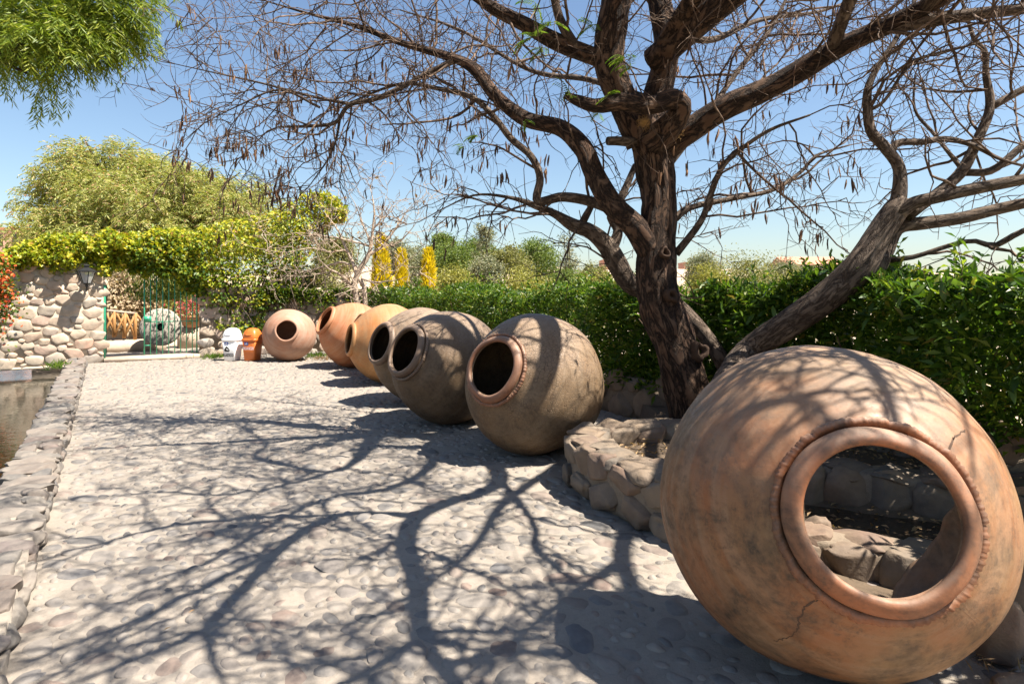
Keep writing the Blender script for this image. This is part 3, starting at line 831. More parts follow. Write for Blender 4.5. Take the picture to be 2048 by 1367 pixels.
lump_wall('stone_planter', 'curved low planter wall of big mortared stones round the tree foot', [(1.66, 3.58), (1.45, 3.72), (1.13, 4.1), (0.85, 4.55), (0.66, 5.0), (0.62, 5.35), (0.80, 5.68), (1.2, 5.85), (1.7, 5.9), (2.3, 5.75)], 0.30, -0.02, 0.385, M['darkmortar'], ST_DARK, 2, 0.30, 2, 0)
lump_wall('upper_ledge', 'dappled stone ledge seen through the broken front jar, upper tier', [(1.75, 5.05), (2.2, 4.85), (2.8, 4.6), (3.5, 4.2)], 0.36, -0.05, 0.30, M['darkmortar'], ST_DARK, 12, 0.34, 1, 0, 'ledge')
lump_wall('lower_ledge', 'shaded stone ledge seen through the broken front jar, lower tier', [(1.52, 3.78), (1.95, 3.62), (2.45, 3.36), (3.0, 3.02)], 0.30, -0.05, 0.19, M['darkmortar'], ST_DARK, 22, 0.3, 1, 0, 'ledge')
m_ = MB()
gx_, gy_ = np.meshgrid(np.linspace(0.65, 4.6, 70), np.linspace(2.9, 8.3, 80), indexing='ij')
inside = np.ones_like(gx_)
zz = np.array([[0.24 + 0.03 * nz(x * 2, y * 2, 0) + .012 * nz(x * 9, y * 9, 1) for y in gy_[0]] for x in gx_[:, 0]])
lowr = 1 / (1 + np.exp(-((gx_ - 1.55) * 6))) * 1 / (1 + np.exp((gy_ + (gx_ - 1.7) * .45 - 5.0) * 9))
zz = zz - 0.24 * lowr
edge = (gx_ * 0.838 + gy_ * 0.546)
left = np.where((gx_ < 1.5) & (gy_ < 4.0 + 0 * gx_), 1, 0)
zz = np.where((gx_ + (gy_ - 3.0) * 0.45 < 1.45), -0.1, zz)
zz = np.where((gx_ < 0.72 + np.abs(gy_ - 5.2) * 0.5) & (gx_ < 1.6), -0.1, zz)
zz = np.where((gy_ > 5.85) & (gx_ < 1.3), -0.1, zz)
k_ = np.arange(69)[:, None] * 80 + np.arange(79)[None]
m_.add(np.stack([gx_, gy_, zz], -1).reshape(-1, 3), None, np.stack([k_, k_ + 80, k_ + 81, k_ + 1], -1).reshape(-1, 4))
tag(m_.build('planter_soil', M['soil']), kind='structure')
m_ = MB().add([(1.8, 3.6, 0.035), (3.3, 3.2, 0.035), (3.6, 4.1, 0.035), (2.0, 4.8, 0.035)], None, [[0, 1, 2, 3]])
tag(m_.build('channel_water', M['wet']), kind='structure')

# boulders under / beside the front jar
for i, (lab, c, sc_) in enumerate((
        ('pale sunlit boulder wedged under the front jar at the lower right', (1.72, 2.28, 0.015), (0.27, 0.20, 0.085)),
        ('dark round stone shading the underside of the front jar', (1.30, 2.33, 0.0), (0.19, 0.13, 0.075)),
        ('grey upright stone propping the right side of the front jar', (2.08, 2.68, 0.16), (0.10, 0.10, 0.16)),
        ('brown boulder half buried in leaf litter right of the front jar', (2.12, 2.42, 0.03), (0.20, 0.15, 0.10)),
        ('small flat stone at the picture corner beside the front jar', (2.02, 2.14, 0.0), (0.16, 0.14, 0.06)),
        ('large shaded boulder behind the right flank of the front jar', (2.55, 2.95, 0.12), (0.28, 0.22, 0.24)))):
    o = place('boulder', (stone_meshes(1, M['darkstone'], 4, 0.74, 0.24, (.66, .95))[0]), np.eye(3), c, sc_, None, random.uniform(-.5, .5), 'Z', (random.uniform(-.2, .2), 0))
    tag(o, lab, 'boulder', 'boulders around the front jar')

# retaining wall below the hedge
HS = np.array([1.42, 8.2])
def Hq(s, t, z): return np.array([*(HS + U * s + Vv * t), z])
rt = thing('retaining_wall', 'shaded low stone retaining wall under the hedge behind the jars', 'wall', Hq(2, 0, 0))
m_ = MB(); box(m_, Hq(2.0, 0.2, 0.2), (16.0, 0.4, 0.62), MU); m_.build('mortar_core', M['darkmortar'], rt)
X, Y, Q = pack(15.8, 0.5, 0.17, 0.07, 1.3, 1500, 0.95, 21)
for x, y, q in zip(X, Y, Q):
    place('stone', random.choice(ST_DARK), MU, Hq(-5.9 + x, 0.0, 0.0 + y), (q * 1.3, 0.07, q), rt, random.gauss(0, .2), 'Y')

# ------------------------------------------------------------------ bare trees
class Tree:
    def __init__(s): s.limbs, s.twigs = [], []
def limb(pts, n=None, jit=0.02):
    """pts rows: px, py, depth, radius(m)"""
    a_ = np.array([[*P(q[0], q[1], q[2]), q[3]] for q in pts])
    L = np.linalg.norm(np.diff(a_[:, :3], axis=0), axis=1).sum()
    c = crv(a_, n or max(10, int(L / 0.07)))
    c[:, 3] = np.maximum(c[:, 3], 0.004)
    return c

def grow(start, d, length, r0, segs, jit, grav, rg):
    p = [np.array(start)]; d = unit(d)
    st = length / segs
    for i in range(segs):
        d = unit(d + rg.normal(size=3) * jit + np.array([0, 0, grav]))
        p.append(p[-1] + d * st)
    return np.array(p), np.linspace(r0, r0 * 0.35, segs + 1)

def ramify(limbs, rg, d2, d3, d4, mb, start=0.3, L2=(0.7, 1.5), L3=(0.35, 0.8), L4=(0.15, 0.4), r=(0.011, 0.0058, 0.0034), grav=-0.03, tips=None, allow=None):
    """twigs in three orders along each limb"""
    out = []
    for c in limbs:
        p, rad = c[:, :3], c[:, 3]
        Ls = np.concatenate([[0], np.cumsum(np.linalg.norm(np.diff(p, axis=0), axis=1))])
        tot = Ls[-1]
        n2 = max(1, int(tot * (1 - start) * d2))
        for k in range(n2 + 1):
            l = tot * (start + (1 - start) * ((k + rg.uniform(-.4, .4)) / n2 if k < n2 else 1.0)); l = min(max(l, 0), tot)
            q = np.array([np.interp(l, Ls, p[:, m]) for m in range(3)])
            i = min(np.searchsorted(Ls, l), len(p) - 1); tg = unit(p[i] - p[max(i - 1, 0)])
            d = unit(tg * rg.uniform(.3, .9) + unit(rg.normal(size=3) * np.array([1, 1, .8])) * 1.0 + Z3 * 0.12) if k < n2 else tg
            ln = rg.uniform(*L2); rr = min(rad[i] * 0.7, r[0] * rg.uniform(.8, 1.4))
            P2, R2 = grow(q, d, ln, max(rr, 0.006), 9, 0.20, grav * .3, rg)
            if allow is not None and not allow(P2): continue
            tube(mb, P2, R2, 5, cap=False)
            n3 = int(ln * d3)
            for m in range(n3):
                f = rg.uniform(.15, 1.0); j = min(int(f * 9), 8)
                q3 = P2[j] + (P2[j + 1] - P2[j]) * (f * 9 - j); tg3 = unit(P2[j + 1] - P2[j])
                d3_ = unit(tg3 * rg.uniform(.2, .9) + rdir3(rg))
                l3 = rg.uniform(*L3) * (1.1 - 0.4 * f)
                P3, R3 = grow(q3, d3_, l3, r[1], 6, 0.26, grav, rg)
                tube(mb, P3, R3, 3, cap=False)
                n4 = int(l3 * d4 + rg.uniform(0, 1))
                if tips is not None: tips.append(P3[-1]); tips.append(P3[4])
                for z in range(n4):
                    f4 = rg.uniform(.1, 1.0); j4 = min(int(f4 * 6), 5)
                    q4 = P3[j4] + (P3[j4 + 1] - P3[j4]) * (f4 * 6 - j4)
                    d4_ = unit(unit(P3[j4 + 1] - P3[j4]) * rg.uniform(.2, .8) + rdir3(rg))
                    P4, R4 = grow(q4, d4_, rg.uniform(*L4), r[2], 4, 0.30, grav * 1.5, rg)
                    tube(mb, P4, R4 * 1.0, 3, cap=False)
                    if tips is not None: tips.append(P4[-1])
def rdir3(rg):
    v = rg.normal(size=3); return v / (np.linalg.norm(v) + 1e-9)

rgT = np.random.default_rng(5)
D = 6.3
TB = P(1385, 850, D); TB[2] = 0.2
mt = thing('bare_pod_tree', 'large leafless tree with rough dark trunk and hanging brown seed pods behind the planter', 'tree', TB)
def build_limb(c, name, par, mat, sides=14, rough=0.10):
    m_ = MB(); tube(m_, c[:, :3], c[:, 3], sides, rough); return m_.build(name, mat, par, attr=True)
trunk = limb([(1398, 890, D, .30), (1386, 830, D, .245), (1370, 760, D, .235), (1346, 680, D, .232), (1322, 610, D, .25), (1312, 540, D, .235), (1316, 460, D, .208), (1318, 390, D, .20), (1308, 320, D, .215), (1300, 265, D, .245), (1295, 235, D, .20)], 90)
m_ = MB(); tube(m_, trunk[:, :3], trunk[:, 3] * .87, 56, 0.15); m_.build('trunk', M['bark'], mt, attr=True)
for (kx, ky, kd, kr) in ((1402, 702, 6.10, .075), (1345, 590, 6.06, .06), (1330, 505, 6.08, .05)):
    kc = P(kx, ky, kd); m_ = MB(); kk_ = np.linspace(0, 2 * math.pi, 9)[:-1]
    kq = Vector((0.25, -1, .1)).to_track_quat('Z', 'Y').to_matrix().to_4x4()
    lathe(m_, [(kr * .25, -.03), (kr * .45, .0), (kr * .8, .025), (kr * 1.15, .0), (kr * 1.3, -.06)], 22, .5, Matrix.Translation(Vector(kc)) @ kq)
    m_.build('knot', M['bark'], mt, attr=True)
ML = [
 # main leaders
 [(1285, 285, 6.3, .18), (1245, 200, 6.25, .16), (1218, 120, 6.2, .165), (1225, 40, 6.1, .16), (1245, -40, 6.0, .14), (1270, -160, 5.8, .11), (1300, -330, 5.5, .08)],
 [(1300, 270, 6.35, .17), (1318, 180, 6.4, .15), (1335, 90, 6.4, .14), (1322, 20, 6.4, .125), (1300, -70, 6.5, .10), (1270, -220, 6.7, .07)],
 [(1335, 95, 6.4, .10), (1368, 40, 6.35, .09), (1420, -40, 6.2, .075), (1500, -160, 6.0, .05)],
 # cut log-like bough that turns back left
 [(1305, 285, 6.15, .17), (1345, 245, 5.95, .13), (1364, 214, 5.85, .10), (1345, 199, 5.80, .098), (1300, 212, 5.75, .085), (1245, 203, 5.75, .088), (1195, 212, 5.75, .07), (1160, 203, 5.78, .06), (1130, 190, 5.8, .035)],
 # stub
 [(1270, 285, 6.2, .055), (1235, 282, 6.1, .05), (1216, 282, 6.05, .048)],
 # right bough
 [(1330, 290, 6.3, .17), (1375, 262, 6.2, .135), (1450, 215, 6.05, .125), (1560, 165, 5.85, .115), (1660, 105, 5.6, .10), (1760, 58, 5.35, .085), (1850, 15, 5.1, .07), (1960, -40, 4.8, .055), (2150, -140, 4.4, .035)],
 [(1780, 55, 5.3, .06), (1860, 42, 5.15, .06), (1950, 28, 5.0, .052), (2060, 15, 4.85, .045), (2250, -30, 4.6, .03)],
 # left bough from low fork
 [(1300, 500, 6.25, .15), (1272, 455, 6.2, .135), (1222, 405, 6.2, .12), (1190, 350, 6.25, .115), (1165, 295, 6.3, .11), (1120, 255, 6.4, .095), (1050, 238, 6.5, .085), (992, 192, 6.6, .075), (945, 135, 6.7, .065), (880, 108, 6.8, .05), (800, 85, 6.9, .038), (712, 52, 7.0, .028), (620, 28, 7.0, .017), (540, 5, 7.0, .008)],
 [(914, 118, 6.75, .04), (850, 150, 6.8, .032), (760, 195, 6.9, .03), (699, 210, 6.95, .027), (671, 245, 7.0, .024), (620, 252, 7.0, .02), (556, 254, 7.0, .012)],
 [(699, 208, 6.95, .022), (620, 192, 7.0, .017), (530, 168, 7.1, .013), (440, 148, 7.1, .009), (350, 128, 7.1, .005)],
 [(680, 235, 7.0, .018), (672, 280, 7.05, .014), (655, 320, 7.1, .011), (620, 370, 7.1, .006)],
 [(640, 215, 6.95, .016), (560, 180, 6.9, .012), (480, 210, 6.9, .009), (410, 245, 6.9, .005)],
 # upper-left bough
 [(1215, 122, 6.2, .10), (1165, 104, 6.2, .09), (1108, 82, 6.1, .085), (1045, 46, 6.0, .075), (990, 18, 5.9, .065), (930, -20, 5.8, .05), (800, -80, 5.6, .03), (640, -120, 5.4, .012)],
 [(1150, 95, 6.15, .06), (1120, 40, 6.0, .05), (1100, -30, 5.9, .04), (1050, -120, 5.6, .03)],
 # light bough left of the trunk
 [(1288, 468, 6.35, .085), (1235, 425, 6.45, .07), (1178, 402, 6.5, .06), (1124, 394, 6.55, .055), (1075, 402, 6.6, .052), (1080, 355, 6.6, .045), (1062, 312, 6.65, .042), (1022, 277, 6.7, .04), (985, 230, 6.75, .036), (945, 195, 6.8, .033), (880, 178, 6.9, .028), (800, 168, 7.0, .02), (700, 205, 7.1, .01)],
 # right thin boughs
 [(1352, 508, 6.3, .045), (1402, 442, 6.2, .036), (1422, 388, 6.1, .032), (1444, 335, 6.0, .028), (1480, 300, 5.9, .024), (1540, 260, 5.7, .018), (1620, 230, 5.5, .01)],
 [(1345, 440, 6.35, .05), (1382, 415, 6.4, .035), (1465, 397, 6.5, .03), (1545, 380, 6.6, .026), (1600, 345, 6.7, .022), (1635, 310, 6.8, .017), (1700, 290, 6.9, .009)],
 [(1335, 330, 6.35, .05), (1400, 250, 6.6, .035), (1470, 150, 6.9, .03), (1540, 60, 7.1, .025), (1600, -60, 7.3, .015)],
 [(1300, 200, 6.4, .05), (1180, 160, 7.0, .035), (1060, 140, 7.6, .03), (920, 60, 8.1, .02), (800, 20, 8.4, .01)],
 [(1320, 60, 6.4, .05), (1420, 80, 6.8, .04), (1520, 40, 7.2, .03), (1650, 20, 7.6, .02), (1800, -40, 8, .01)],
]
mlimbs = [limb([(q[0], q[1], q[2], q[3] * .92) for q in x]) for x in ML]
def limb_pts(pts):
    a_ = np.array(pts, float); L = np.linalg.norm(np.diff(a_[:, :3], axis=0), axis=1).sum()
    return crv(a_, max(10, int(L / 0.1)))
c0 = P(1310, 120, 6.3)
# boughs that reach over the path towards and above the viewer
KX, KY = sd[0] / sd[2], sd[1] / sd[2]
def SH(px, py, h, r):
    """a point h metres up whose sun shadow falls on the path at a place measured in the photograph"""
    h -= 1.1 * min(1, max(0, (py - 960) / 110)); d = CZ * F / (py - HY); return ((px - HX) / F * d + KX * h, d + KY * h, h, r * 0.66)
OV = [limb_pts(q) for q in (
 [(*c0, .14), SH(1000, 955, 4.4, .115), SH(830, 1036, 4.5, .10), SH(833, 1171, 4.6, .085), SH(843, 1273, 4.7, .075), SH(891, 1342, 4.8, .06), SH(960, 1420, 4.9, .04)],
 [SH(840, 1030, 4.5, .085), SH(700, 1027, 4.6, .07), SH(585, 1076, 4.7, .065), SH(439, 1227, 4.9, .055), SH(410, 1261, 4.9, .045), SH(317, 1300, 5, .035), SH(146, 1367, 5.1, .02)],
 [SH(710, 1027, 4.6, .05), SH(439, 1041, 4.7, .042), SH(293, 1061, 4.8, .035), SH(68, 1124, 5, .02)],
 [SH(595, 1075, 4.7, .045), SH(332, 1212, 4.9, .035), SH(146, 1285, 5.0, .025), SH(0, 1310, 5.1, .012)],
 [SH(832, 1090, 4.55, .035), SH(990, 1165, 4.7, .024), SH(1127, 1239, 4.8, .012)],
 [SH(1000, 955, 4.4, .06), SH(1066, 1048, 4.5, .042), SH(1069, 1096, 4.55, .034), SH(1134, 1164, 4.6, .02)],
 [SH(843, 1273, 4.7, .045), SH(920, 1260, 4.8, .035), SH(1137, 1253, 5, .015)],
 [SH(888, 1338, 4.8, .05), SH(1008, 1300, 4.9, .04), SH(1178, 1318, 5, .025), SH(1300, 1380, 5.1, .012)],
 [SH(843, 1278, 4.7, .05), SH(700, 1362, 4.9, .035), SH(560, 1430, 5, .02)],
 [SH(415, 1258, 4.9, .04), SH(424, 1315, 5, .03), SH(470, 1400, 5.1, .015)],
 [(*P(1245, -40, 6.0), .10), SH(700, 930, 4.8, .07), SH(634, 939, 4.9, .055), SH(512, 915, 5, .042), SH(532, 885, 5.1, .03), SH(463, 841, 5.3, .015)],
 [SH(700, 930, 4.8, .05), SH(500, 985, 4.9, .038), SH(300, 985, 5.0, .027), SH(140, 1000, 5.1, .012)],
 [SH(634, 939, 4.9, .04), SH(560, 960, 5.2, .03), SH(400, 930, 5.4, .022), SH(250, 900, 5.6, .012)],
 [(*c0, .10), SH(860, 930, 4.6, .08), SH(780, 975, 4.9, .06), SH(640, 1000, 5.1, .045), SH(420, 1120, 5.3, .03), SH(250, 1180, 5.5, .015)],
 [(*P(1850, 15, 5.1), .065), (3.4, 3.8, 4.4, .06), (3.3, 2.8, 4.7, .055), (3.35, 2.1, 4.8, .045), (3.5, 1.4, 4.9, .02)],
 [(3.32, 2.75, 4.7, .04), (2.95, 2.1, 4.9, .03), (2.6, 1.5, 5.0, .015)],
 [(3.33, 2.3, 4.8, .04), (3.8, 1.9, 4.9, .03), (4.3, 1.5, 5.0, .015)],
 [(3.4, 3.6, 4.45, .045), (3.9, 3.1, 4.6, .035), (4.3, 2.4, 4.8, .02)],
 [(*P(1660, 105, 5.6), .06), (2.7, 4.6, 4.3, .05), (2.5, 3.7, 4.6, .04), (2.45, 2.9, 4.8, .03), (2.2, 2.0, 5.0, .015)],
)]
for c in mlimbs + OV:
    build_limb(c, 'limb', mt, M['bark'] if c[0, 3] > 0.09 else M['greybark'], 18 if c[0, 3] > .09 else 9, 0.10 if c[0, 3] > .09 else 0.05)
tw = MB(); tips = []
long_ = [c for k, c in enumerate(mlimbs) if k not in (3, 4)]
ramify(long_, rgT, 4.7, 6.4, 5.4, tw, 0.25, L2=(0.7, 1.6), r=(0.013, 0.0062, 0.0034), tips=tips)
ramify([mlimbs[7][45:], mlimbs[8], mlimbs[9], mlimbs[10], mlimbs[11], mlimbs[12][30:]], rgT, 3.4, 6.5, 6.5, tw, 0.05, L2=(0.6, 1.4), r=(0.012, 0.0065, 0.0038), tips=tips)
stuff(tw.build('twigs', M['twig'], mt, attr=True))
def unseen(p):
    """keep overhead twigs clear of the view under the boughs"""
    d = np.maximum(p[:, 1], .05); x = HX + p[:, 0] / d * F; y = HY - (p[:, 2] - CZ) / d * F
    return not ((p[:, 1] > .3) & (x > -40) & (x < 2090) & (y > -60)).any()
tw2 = MB(); ramify(OV[14:], rgT, 3.0, 5.0, 2.0, tw2, 0.15, L2=(0.4, 1.0), L3=(.2, .55), L4=(.1, .3), r=(0.015, 0.009, 0.0055), allow=unseen); ramify(OV[:14], rgT, 6.0, 8.5, 4.5, tw2, 0.10, L2=(0.5, 1.3), L3=(.3, .7), L4=(.2, .45), r=(0.0155, 0.0095, 0.0055), allow=unseen)
stuff(tw2.build('twigs', M['twig'], mt, attr=True))

def pod_mesh(k):
    m_ = MB(); n = 7; v = []
    Lp = 0.125
    for i in range(n):
        f = i / (n - 1); wd = 0.0115 * math.sin(math.pi * min(max(f, .04), .97)) ** 0.5; bx = 0.012 * math.sin(f * 2.2 + k)
        for (a_, b_) in ((-1, 0), (0, .28), (1, 0), (0, -.28)): v.append([bx + a_ * wd, b_ * wd + 0.006 * math.sin(f * 5 + k), -f * Lp])
    q = [[i * 4 + j, i * 4 + (j + 1) % 4, i * 4 + 4 + (j + 1) % 4, i * 4 + 4 + j] for i in range(n - 1) for j in range(4)]
    m_.add(v, None, q); return m_
PODM = [pod_mesh(k) for k in range(4)]
POD = [m.mesh('seed_pod', M['pod']) for m in PODM]
tips = np.array(tips)
tpx = HX + tips[:, 0] / tips[:, 1] * F; tpy = HY + (CZ - tips[:, 2]) / tips[:, 1] * F
ok = (tpx > 330) & (tpx < 1720) & (tpy > 5) & (tpy < 520)
ct_ = tips[ok]; wgt = np.clip((tpy[ok] - 20) / 200, 0.25, 1.5); wgt /= wgt.sum()
cl = ct_[rgT.choice(len(ct_), 330, replace=False, p=wgt)]
pods = np.repeat(cl, rgT.integers(2, 5, len(cl)), axis=0)
pods = pods + rgT.normal(size=pods.shape) * np.array([.035, .035, .025])
rgT.shuffle(pods)
for p_ in pods[:300]:
    o = link('seed_pod', POD[rgT.integers(4)], mt)
    s_ = rgT.uniform(.75, 1.15)
    o.matrix_basis = Matrix.Translation(Vector(p_)) @ Matrix.Rotation(rgT.uniform(0, 6.28), 4, 'Z') @ Matrix.Rotation(rgT.normal() * .22, 4, 'X') @ Matrix.Scale(s_, 4)
pm = MB()
PV = [np.concatenate(m.V) for m in PODM]; PQ = [np.concatenate(m.Q) for m in PODM]
for p_ in pods[300:]:
    k = rgT.integers(4); th = rgT.uniform(0, 6.28); c, s_ = math.cos(th), math.sin(th)
    pm.add((PV[k] * rgT.uniform(.7, 1.1)) @ np.array([[c, s_, 0], [-s_, c, 0], [0, 0, 1]]) + p_, None, PQ[k])
stuff(pm.build('seed_pods', M['pod_i'], mt))

# fresh green leaf sprigs on the bare tree
def sprig(px, py, d, n, L, par, mat, dirx=-1):
    b_ = P(px, py, d); m_ = MB()
    for k in range(n):
        ax = unit(np.array([rgT.normal() * .7 + dirx * .6, rgT.normal() * .6, rgT.normal() * .35 + .1]))
        p, r_ = grow(b_, ax, L * rgT.uniform(.7, 1.1), .0025, 9, .08, -.10, rgT)
        tube(m_, p, r_, 3, cap=False)
        tg = unit(np.gradient(p, axis=0)); sd_ = unit(np.cross(tg, Z3))
        for sg in (-1, 1):
            c = p[1:]; leaves(m_, c, sd_[1:] * sg + tg[1:] * .35 - Z3 * .25, np.tile(Z3, (len(c), 1)) + .01, 0.055, 0.015, .1)
    o = m_.build('leaf_sprig', mat, par, False); return o
for (x, y, n, l) in ((1065, 75, 5, .22), (1105, 45, 4, .2), (1085, 95, 4, .2), (1250, 115, 4, .18), (1262, 135, 3, .16), (1142, 190, 4, .18), (1185, 50, 3, .16), (1215, 190, 3, .13), (1070, 5, 3, .2), (955, 270, 3, .13), (925, 290, 2, .12), (1195, 225, 2, .12), (1050, 240, 2, .12)):
    sprig(x, y, 5.7, n, l, mt, M['grass'])
for (x, y, d_, r_) in ((1348, 262, 6.08, .10), (1290, 245, 5.98, .08)):
    m_ = MB(); c = P(x, y, d_); n = 260; dd = rdir(n)
    for q in dd[:120]:
        p, rr_ = grow(c + q * r_ * .5, q + rgT.normal(size=3) * .5, r_ * .8, .002, 4, .5, -.05, rgT); tube(m_, p, rr_, 3, cap=False)
    lathe(m_, [(0.0, -r_ * .6), (r_ * .5, -r_ * .4), (r_ * .65, 0), (r_ * .5, r_ * .4), (0, r_ * .6)], 12, .2, Matrix.Translation(Vector(c)))
    m_.build('moss_clump', M['jute'], mt)

# second leaning tree
D2 = 6.7
st = thing('leaning_tree', 'grey leafless tree leaning right over the hedge with crooked boughs', 'tree', P(1440, 800, 6.2) * np.array([1, 1, 0]))
SL = [
 [(1440, 800, 5.297, 0.1328), (1490, 708, 6.05, 0.1228), (1565, 655, 5.8, 0.1262), (1645, 600, 5.6, 0.1294), (1712, 540, 5.46, 0.1294), (1752, 478, 5.46, 0.1095), (1788, 425, 5.46, 0.0996), (1805, 400, 5.46, 0.0797)],
 [(1700, 560, 5.501, 0.093), (1745, 535, 5.542, 0.0996), (1768, 500, 5.583, 0.0863), (1795, 455, 5.583, 0.0664), (1850, 446, 5.542, 0.0565), (1921, 436, 5.46, 0.0531), (1994, 418, 5.379, 0.0498), (2070, 402, 5.297, 0.0431), (2200, 380, 5.216, 0.0332)],
 [(1793, 425, 5.46, 0.073), (1800, 370, 5.46, 0.0565), (1796, 330, 5.46, 0.0498), (1768, 292, 5.46, 0.0465), (1742, 262, 5.46, 0.0431), (1735, 215, 5.46, 0.0398), (1736, 178, 5.46, 0.0332), (1752, 140, 5.46, 0.0266), (1795, 73, 5.46, 0.0213), (1840, -20, 5.46, 0.0146)],
 [(1782, 306, 5.46, 0.0332), (1796, 285, 5.46, 0.0312), (1843, 284, 5.46, 0.0286), (1880, 278, 5.46, 0.0266), (1910, 280, 5.46, 0.0239), (1954, 294, 5.46, 0.0199), (2000, 318, 5.46, 0.0146), (2060, 335, 5.46, 0.0093)],
 [(1795, 425, 5.42, 0.0664), (1830, 405, 5.379, 0.0565), (1880, 393, 5.297, 0.0531), (1955, 376, 5.216, 0.0498), (2050, 358, 5.134, 0.0451), (2200, 330, 4.971, 0.0332)],
 [(1815, 432, 5.501, 0.0498), (1885, 378, 5.542, 0.0465), (1925, 340, 5.542, 0.0478), (1955, 280, 5.542, 0.0412), (1980, 215, 5.542, 0.0385), (1972, 150, 5.542, 0.0279), (1970, 104, 5.542, 0.0233), (1948, 78, 5.542, 0.0186), (1930, 20, 5.542, 0.0133), (1900, -60, 5.542, 0.0066)],
 [(1982, 214, 5.542, 0.0332), (2048, 178, 5.501, 0.0318), (2150, 130, 5.46, 0.0266)],
 [(1930, 345, 5.542, 0.0332), (1985, 340, 5.501, 0.0332), (2050, 288, 5.46, 0.0298), (2150, 220, 5.379, 0.0233)],
 [(1780, 520, 5.542, 0.0266), (1830, 513, 5.46, 0.0199), (1877, 498, 5.379, 0.0199), (1939, 481, 5.297, 0.0199), (1987, 491, 5.216, 0.0239), (2023, 473, 5.134, 0.0239), (2060, 455, 5.053, 0.0199)],
 [(1735, 222, 5.46, 0.0199), (1770, 200, 5.379, 0.0146), (1820, 130, 5.297, 0.0133), (1900, 100, 5.216, 0.0099), (2040, 70, 5.053, 0.0066)],
 [(1925, 340, 5.542, 0.0199), (1870, 270, 5.623, 0.0159), (1830, 220, 5.705, 0.0119), (1830, 150, 5.705, 0.0066)],
 # left stem passing behind the main trunk
 [(1465, 770, 6.6, .10), (1440, 715, 6.65, .088), (1395, 652, 6.7, .082), (1340, 600, 6.75, .082), (1265, 572, 6.8, .10), (1236, 530, 6.8, .115), (1214, 492, 6.8, .105), (1180, 462, 6.8, .085), (1146, 450, 6.8, .075), (1110, 428, 6.8, .045), (1072, 412, 6.8, .038), (1020, 395, 6.8, .02), (950, 390, 6.8, .012), (880, 420, 6.8, .006)],
 [(1222, 500, 6.8, .07), (1236, 462, 6.85, .055), (1222, 430, 6.9, .05), (1245, 390, 7.0, .045), (1270, 330, 7.1, .03)],
 [(1160, 455, 6.8, .045), (1174, 428, 6.8, .04), (1190, 400, 6.8, .025)],
]
slimbs = [limb(x) for x in SL]
m_ = MB(); tube(m_, slimbs[0][:, :3], slimbs[0][:, 3], 28, .09); m_.build('trunk', M['greybark'], st, attr=True)
for c in slimbs[1:]: build_limb(c, 'limb', st, M['greybark'], 12, .07)
tw = MB(); tips2 = []
ramify(slimbs[2:], rgT, 3.8, 5.5, 4.5, tw, 0.3, L2=(0.6, 1.4), r=(0.013, 0.0068, 0.0038), tips=tips2)
stuff(tw.build('twigs', M['twig'], st, attr=True))

# ------------------------------------------------------------------ hedge
hg = thing('leafy_hedge', 'long glossy green hedge behind the row of jars', 'hedge', Hq(2, .6, .45))
rgH = np.random.default_rng(3)
def hedge_h(s): return 1.62 + 0.10 * np.sin(s * 1.7) + 0.07 * np.sin(s * 4.1 + 1) + 0.10 * np.clip((-s - 1.2) / 3, 0, 1) - 0.04 * np.clip((s - 3) / 6, 0, 1)
def bulge(s, z): return (0.95 * np.clip((-s - 3.05) / 1.2, 0, 1) + 1.15 * np.clip((-s - 4.6) / 1.2, 0, 1)) * np.clip((z - .55) / .5, 0, 1)  # second term: unseen near end, swelled out to shade the ledges
def hedge_leaves(n, s0, s1, L, Wd, mb, where):
    s = rgH.uniform(s0, s1, n)
    top = hedge_h(s) + np.array([0.10 * nz(x * 3.1, 0, 2) + .08 * nz(x * 9, 0, 4) for x in s])
    if where == 'front':
        t = np.abs(rgH.normal(0, .16, n)) - .08; z = 0.30 + (top - 0.30) * rgH.uniform(0, 1, n) ** 0.85
        t = t + 0.24 * np.array([nz(a_ * 2.3, b_ * 2.3, 1) for a_, b_ in zip(s, z)]) + .06
        z = np.where(z < .55, z + .15 * rgH.random(n), z)
    elif where == 'top':
        t = rgH.uniform(0, 1.1, n); z = top - np.abs(rgH.normal(0, .09, n)) - 0.05 * (t - .5) ** 2
    else:
        t = rgH.uniform(.18, 1.1, n); z = rgH.uniform(.22, .97, n) * top
    if where != 'in': t = t - bulge(s, z)
    else: t = t - bulge(s, z) * rgH.uniform(.2, 1, n)
    c = np.concatenate([HS + s[:, None] * U + t[:, None] * Vv, z[:, None]], 1)
    out = -V3 * (0.9 if where == 'front' else 0.0) + Z3 * (0.5 if where == 'front' else 0.9)
    ax = unit(out + rgH.normal(size=(n, 3)) * .65)
    leaves(mb, c, ax, unit(rgH.normal(size=(n, 3)) * .6 + Z3 * .9), L * rgH.uniform(.7, 1.2, n), Wd * rgH.uniform(.8, 1.2, n), .18, .45, .15)
hb_ = MB()
hedge_leaves(15000, -6.2, 0.5, .12, .038, hb_, 'front'); hedge_leaves(8000, -6.2, 0.5, .12, .038, hb_, 'top'); hedge_leaves(16000, -6.2, 0.5, .13, .055, hb_, 'in')
hedge_leaves(15000, 0.5, 9.9, .085, .030, hb_, 'front'); hedge_leaves(9000, 0.5, 9.9, .085, .030, hb_, 'top'); hedge_leaves(15000, 0.5, 9.9, .12, .055, hb_, 'in')
shb = MB()
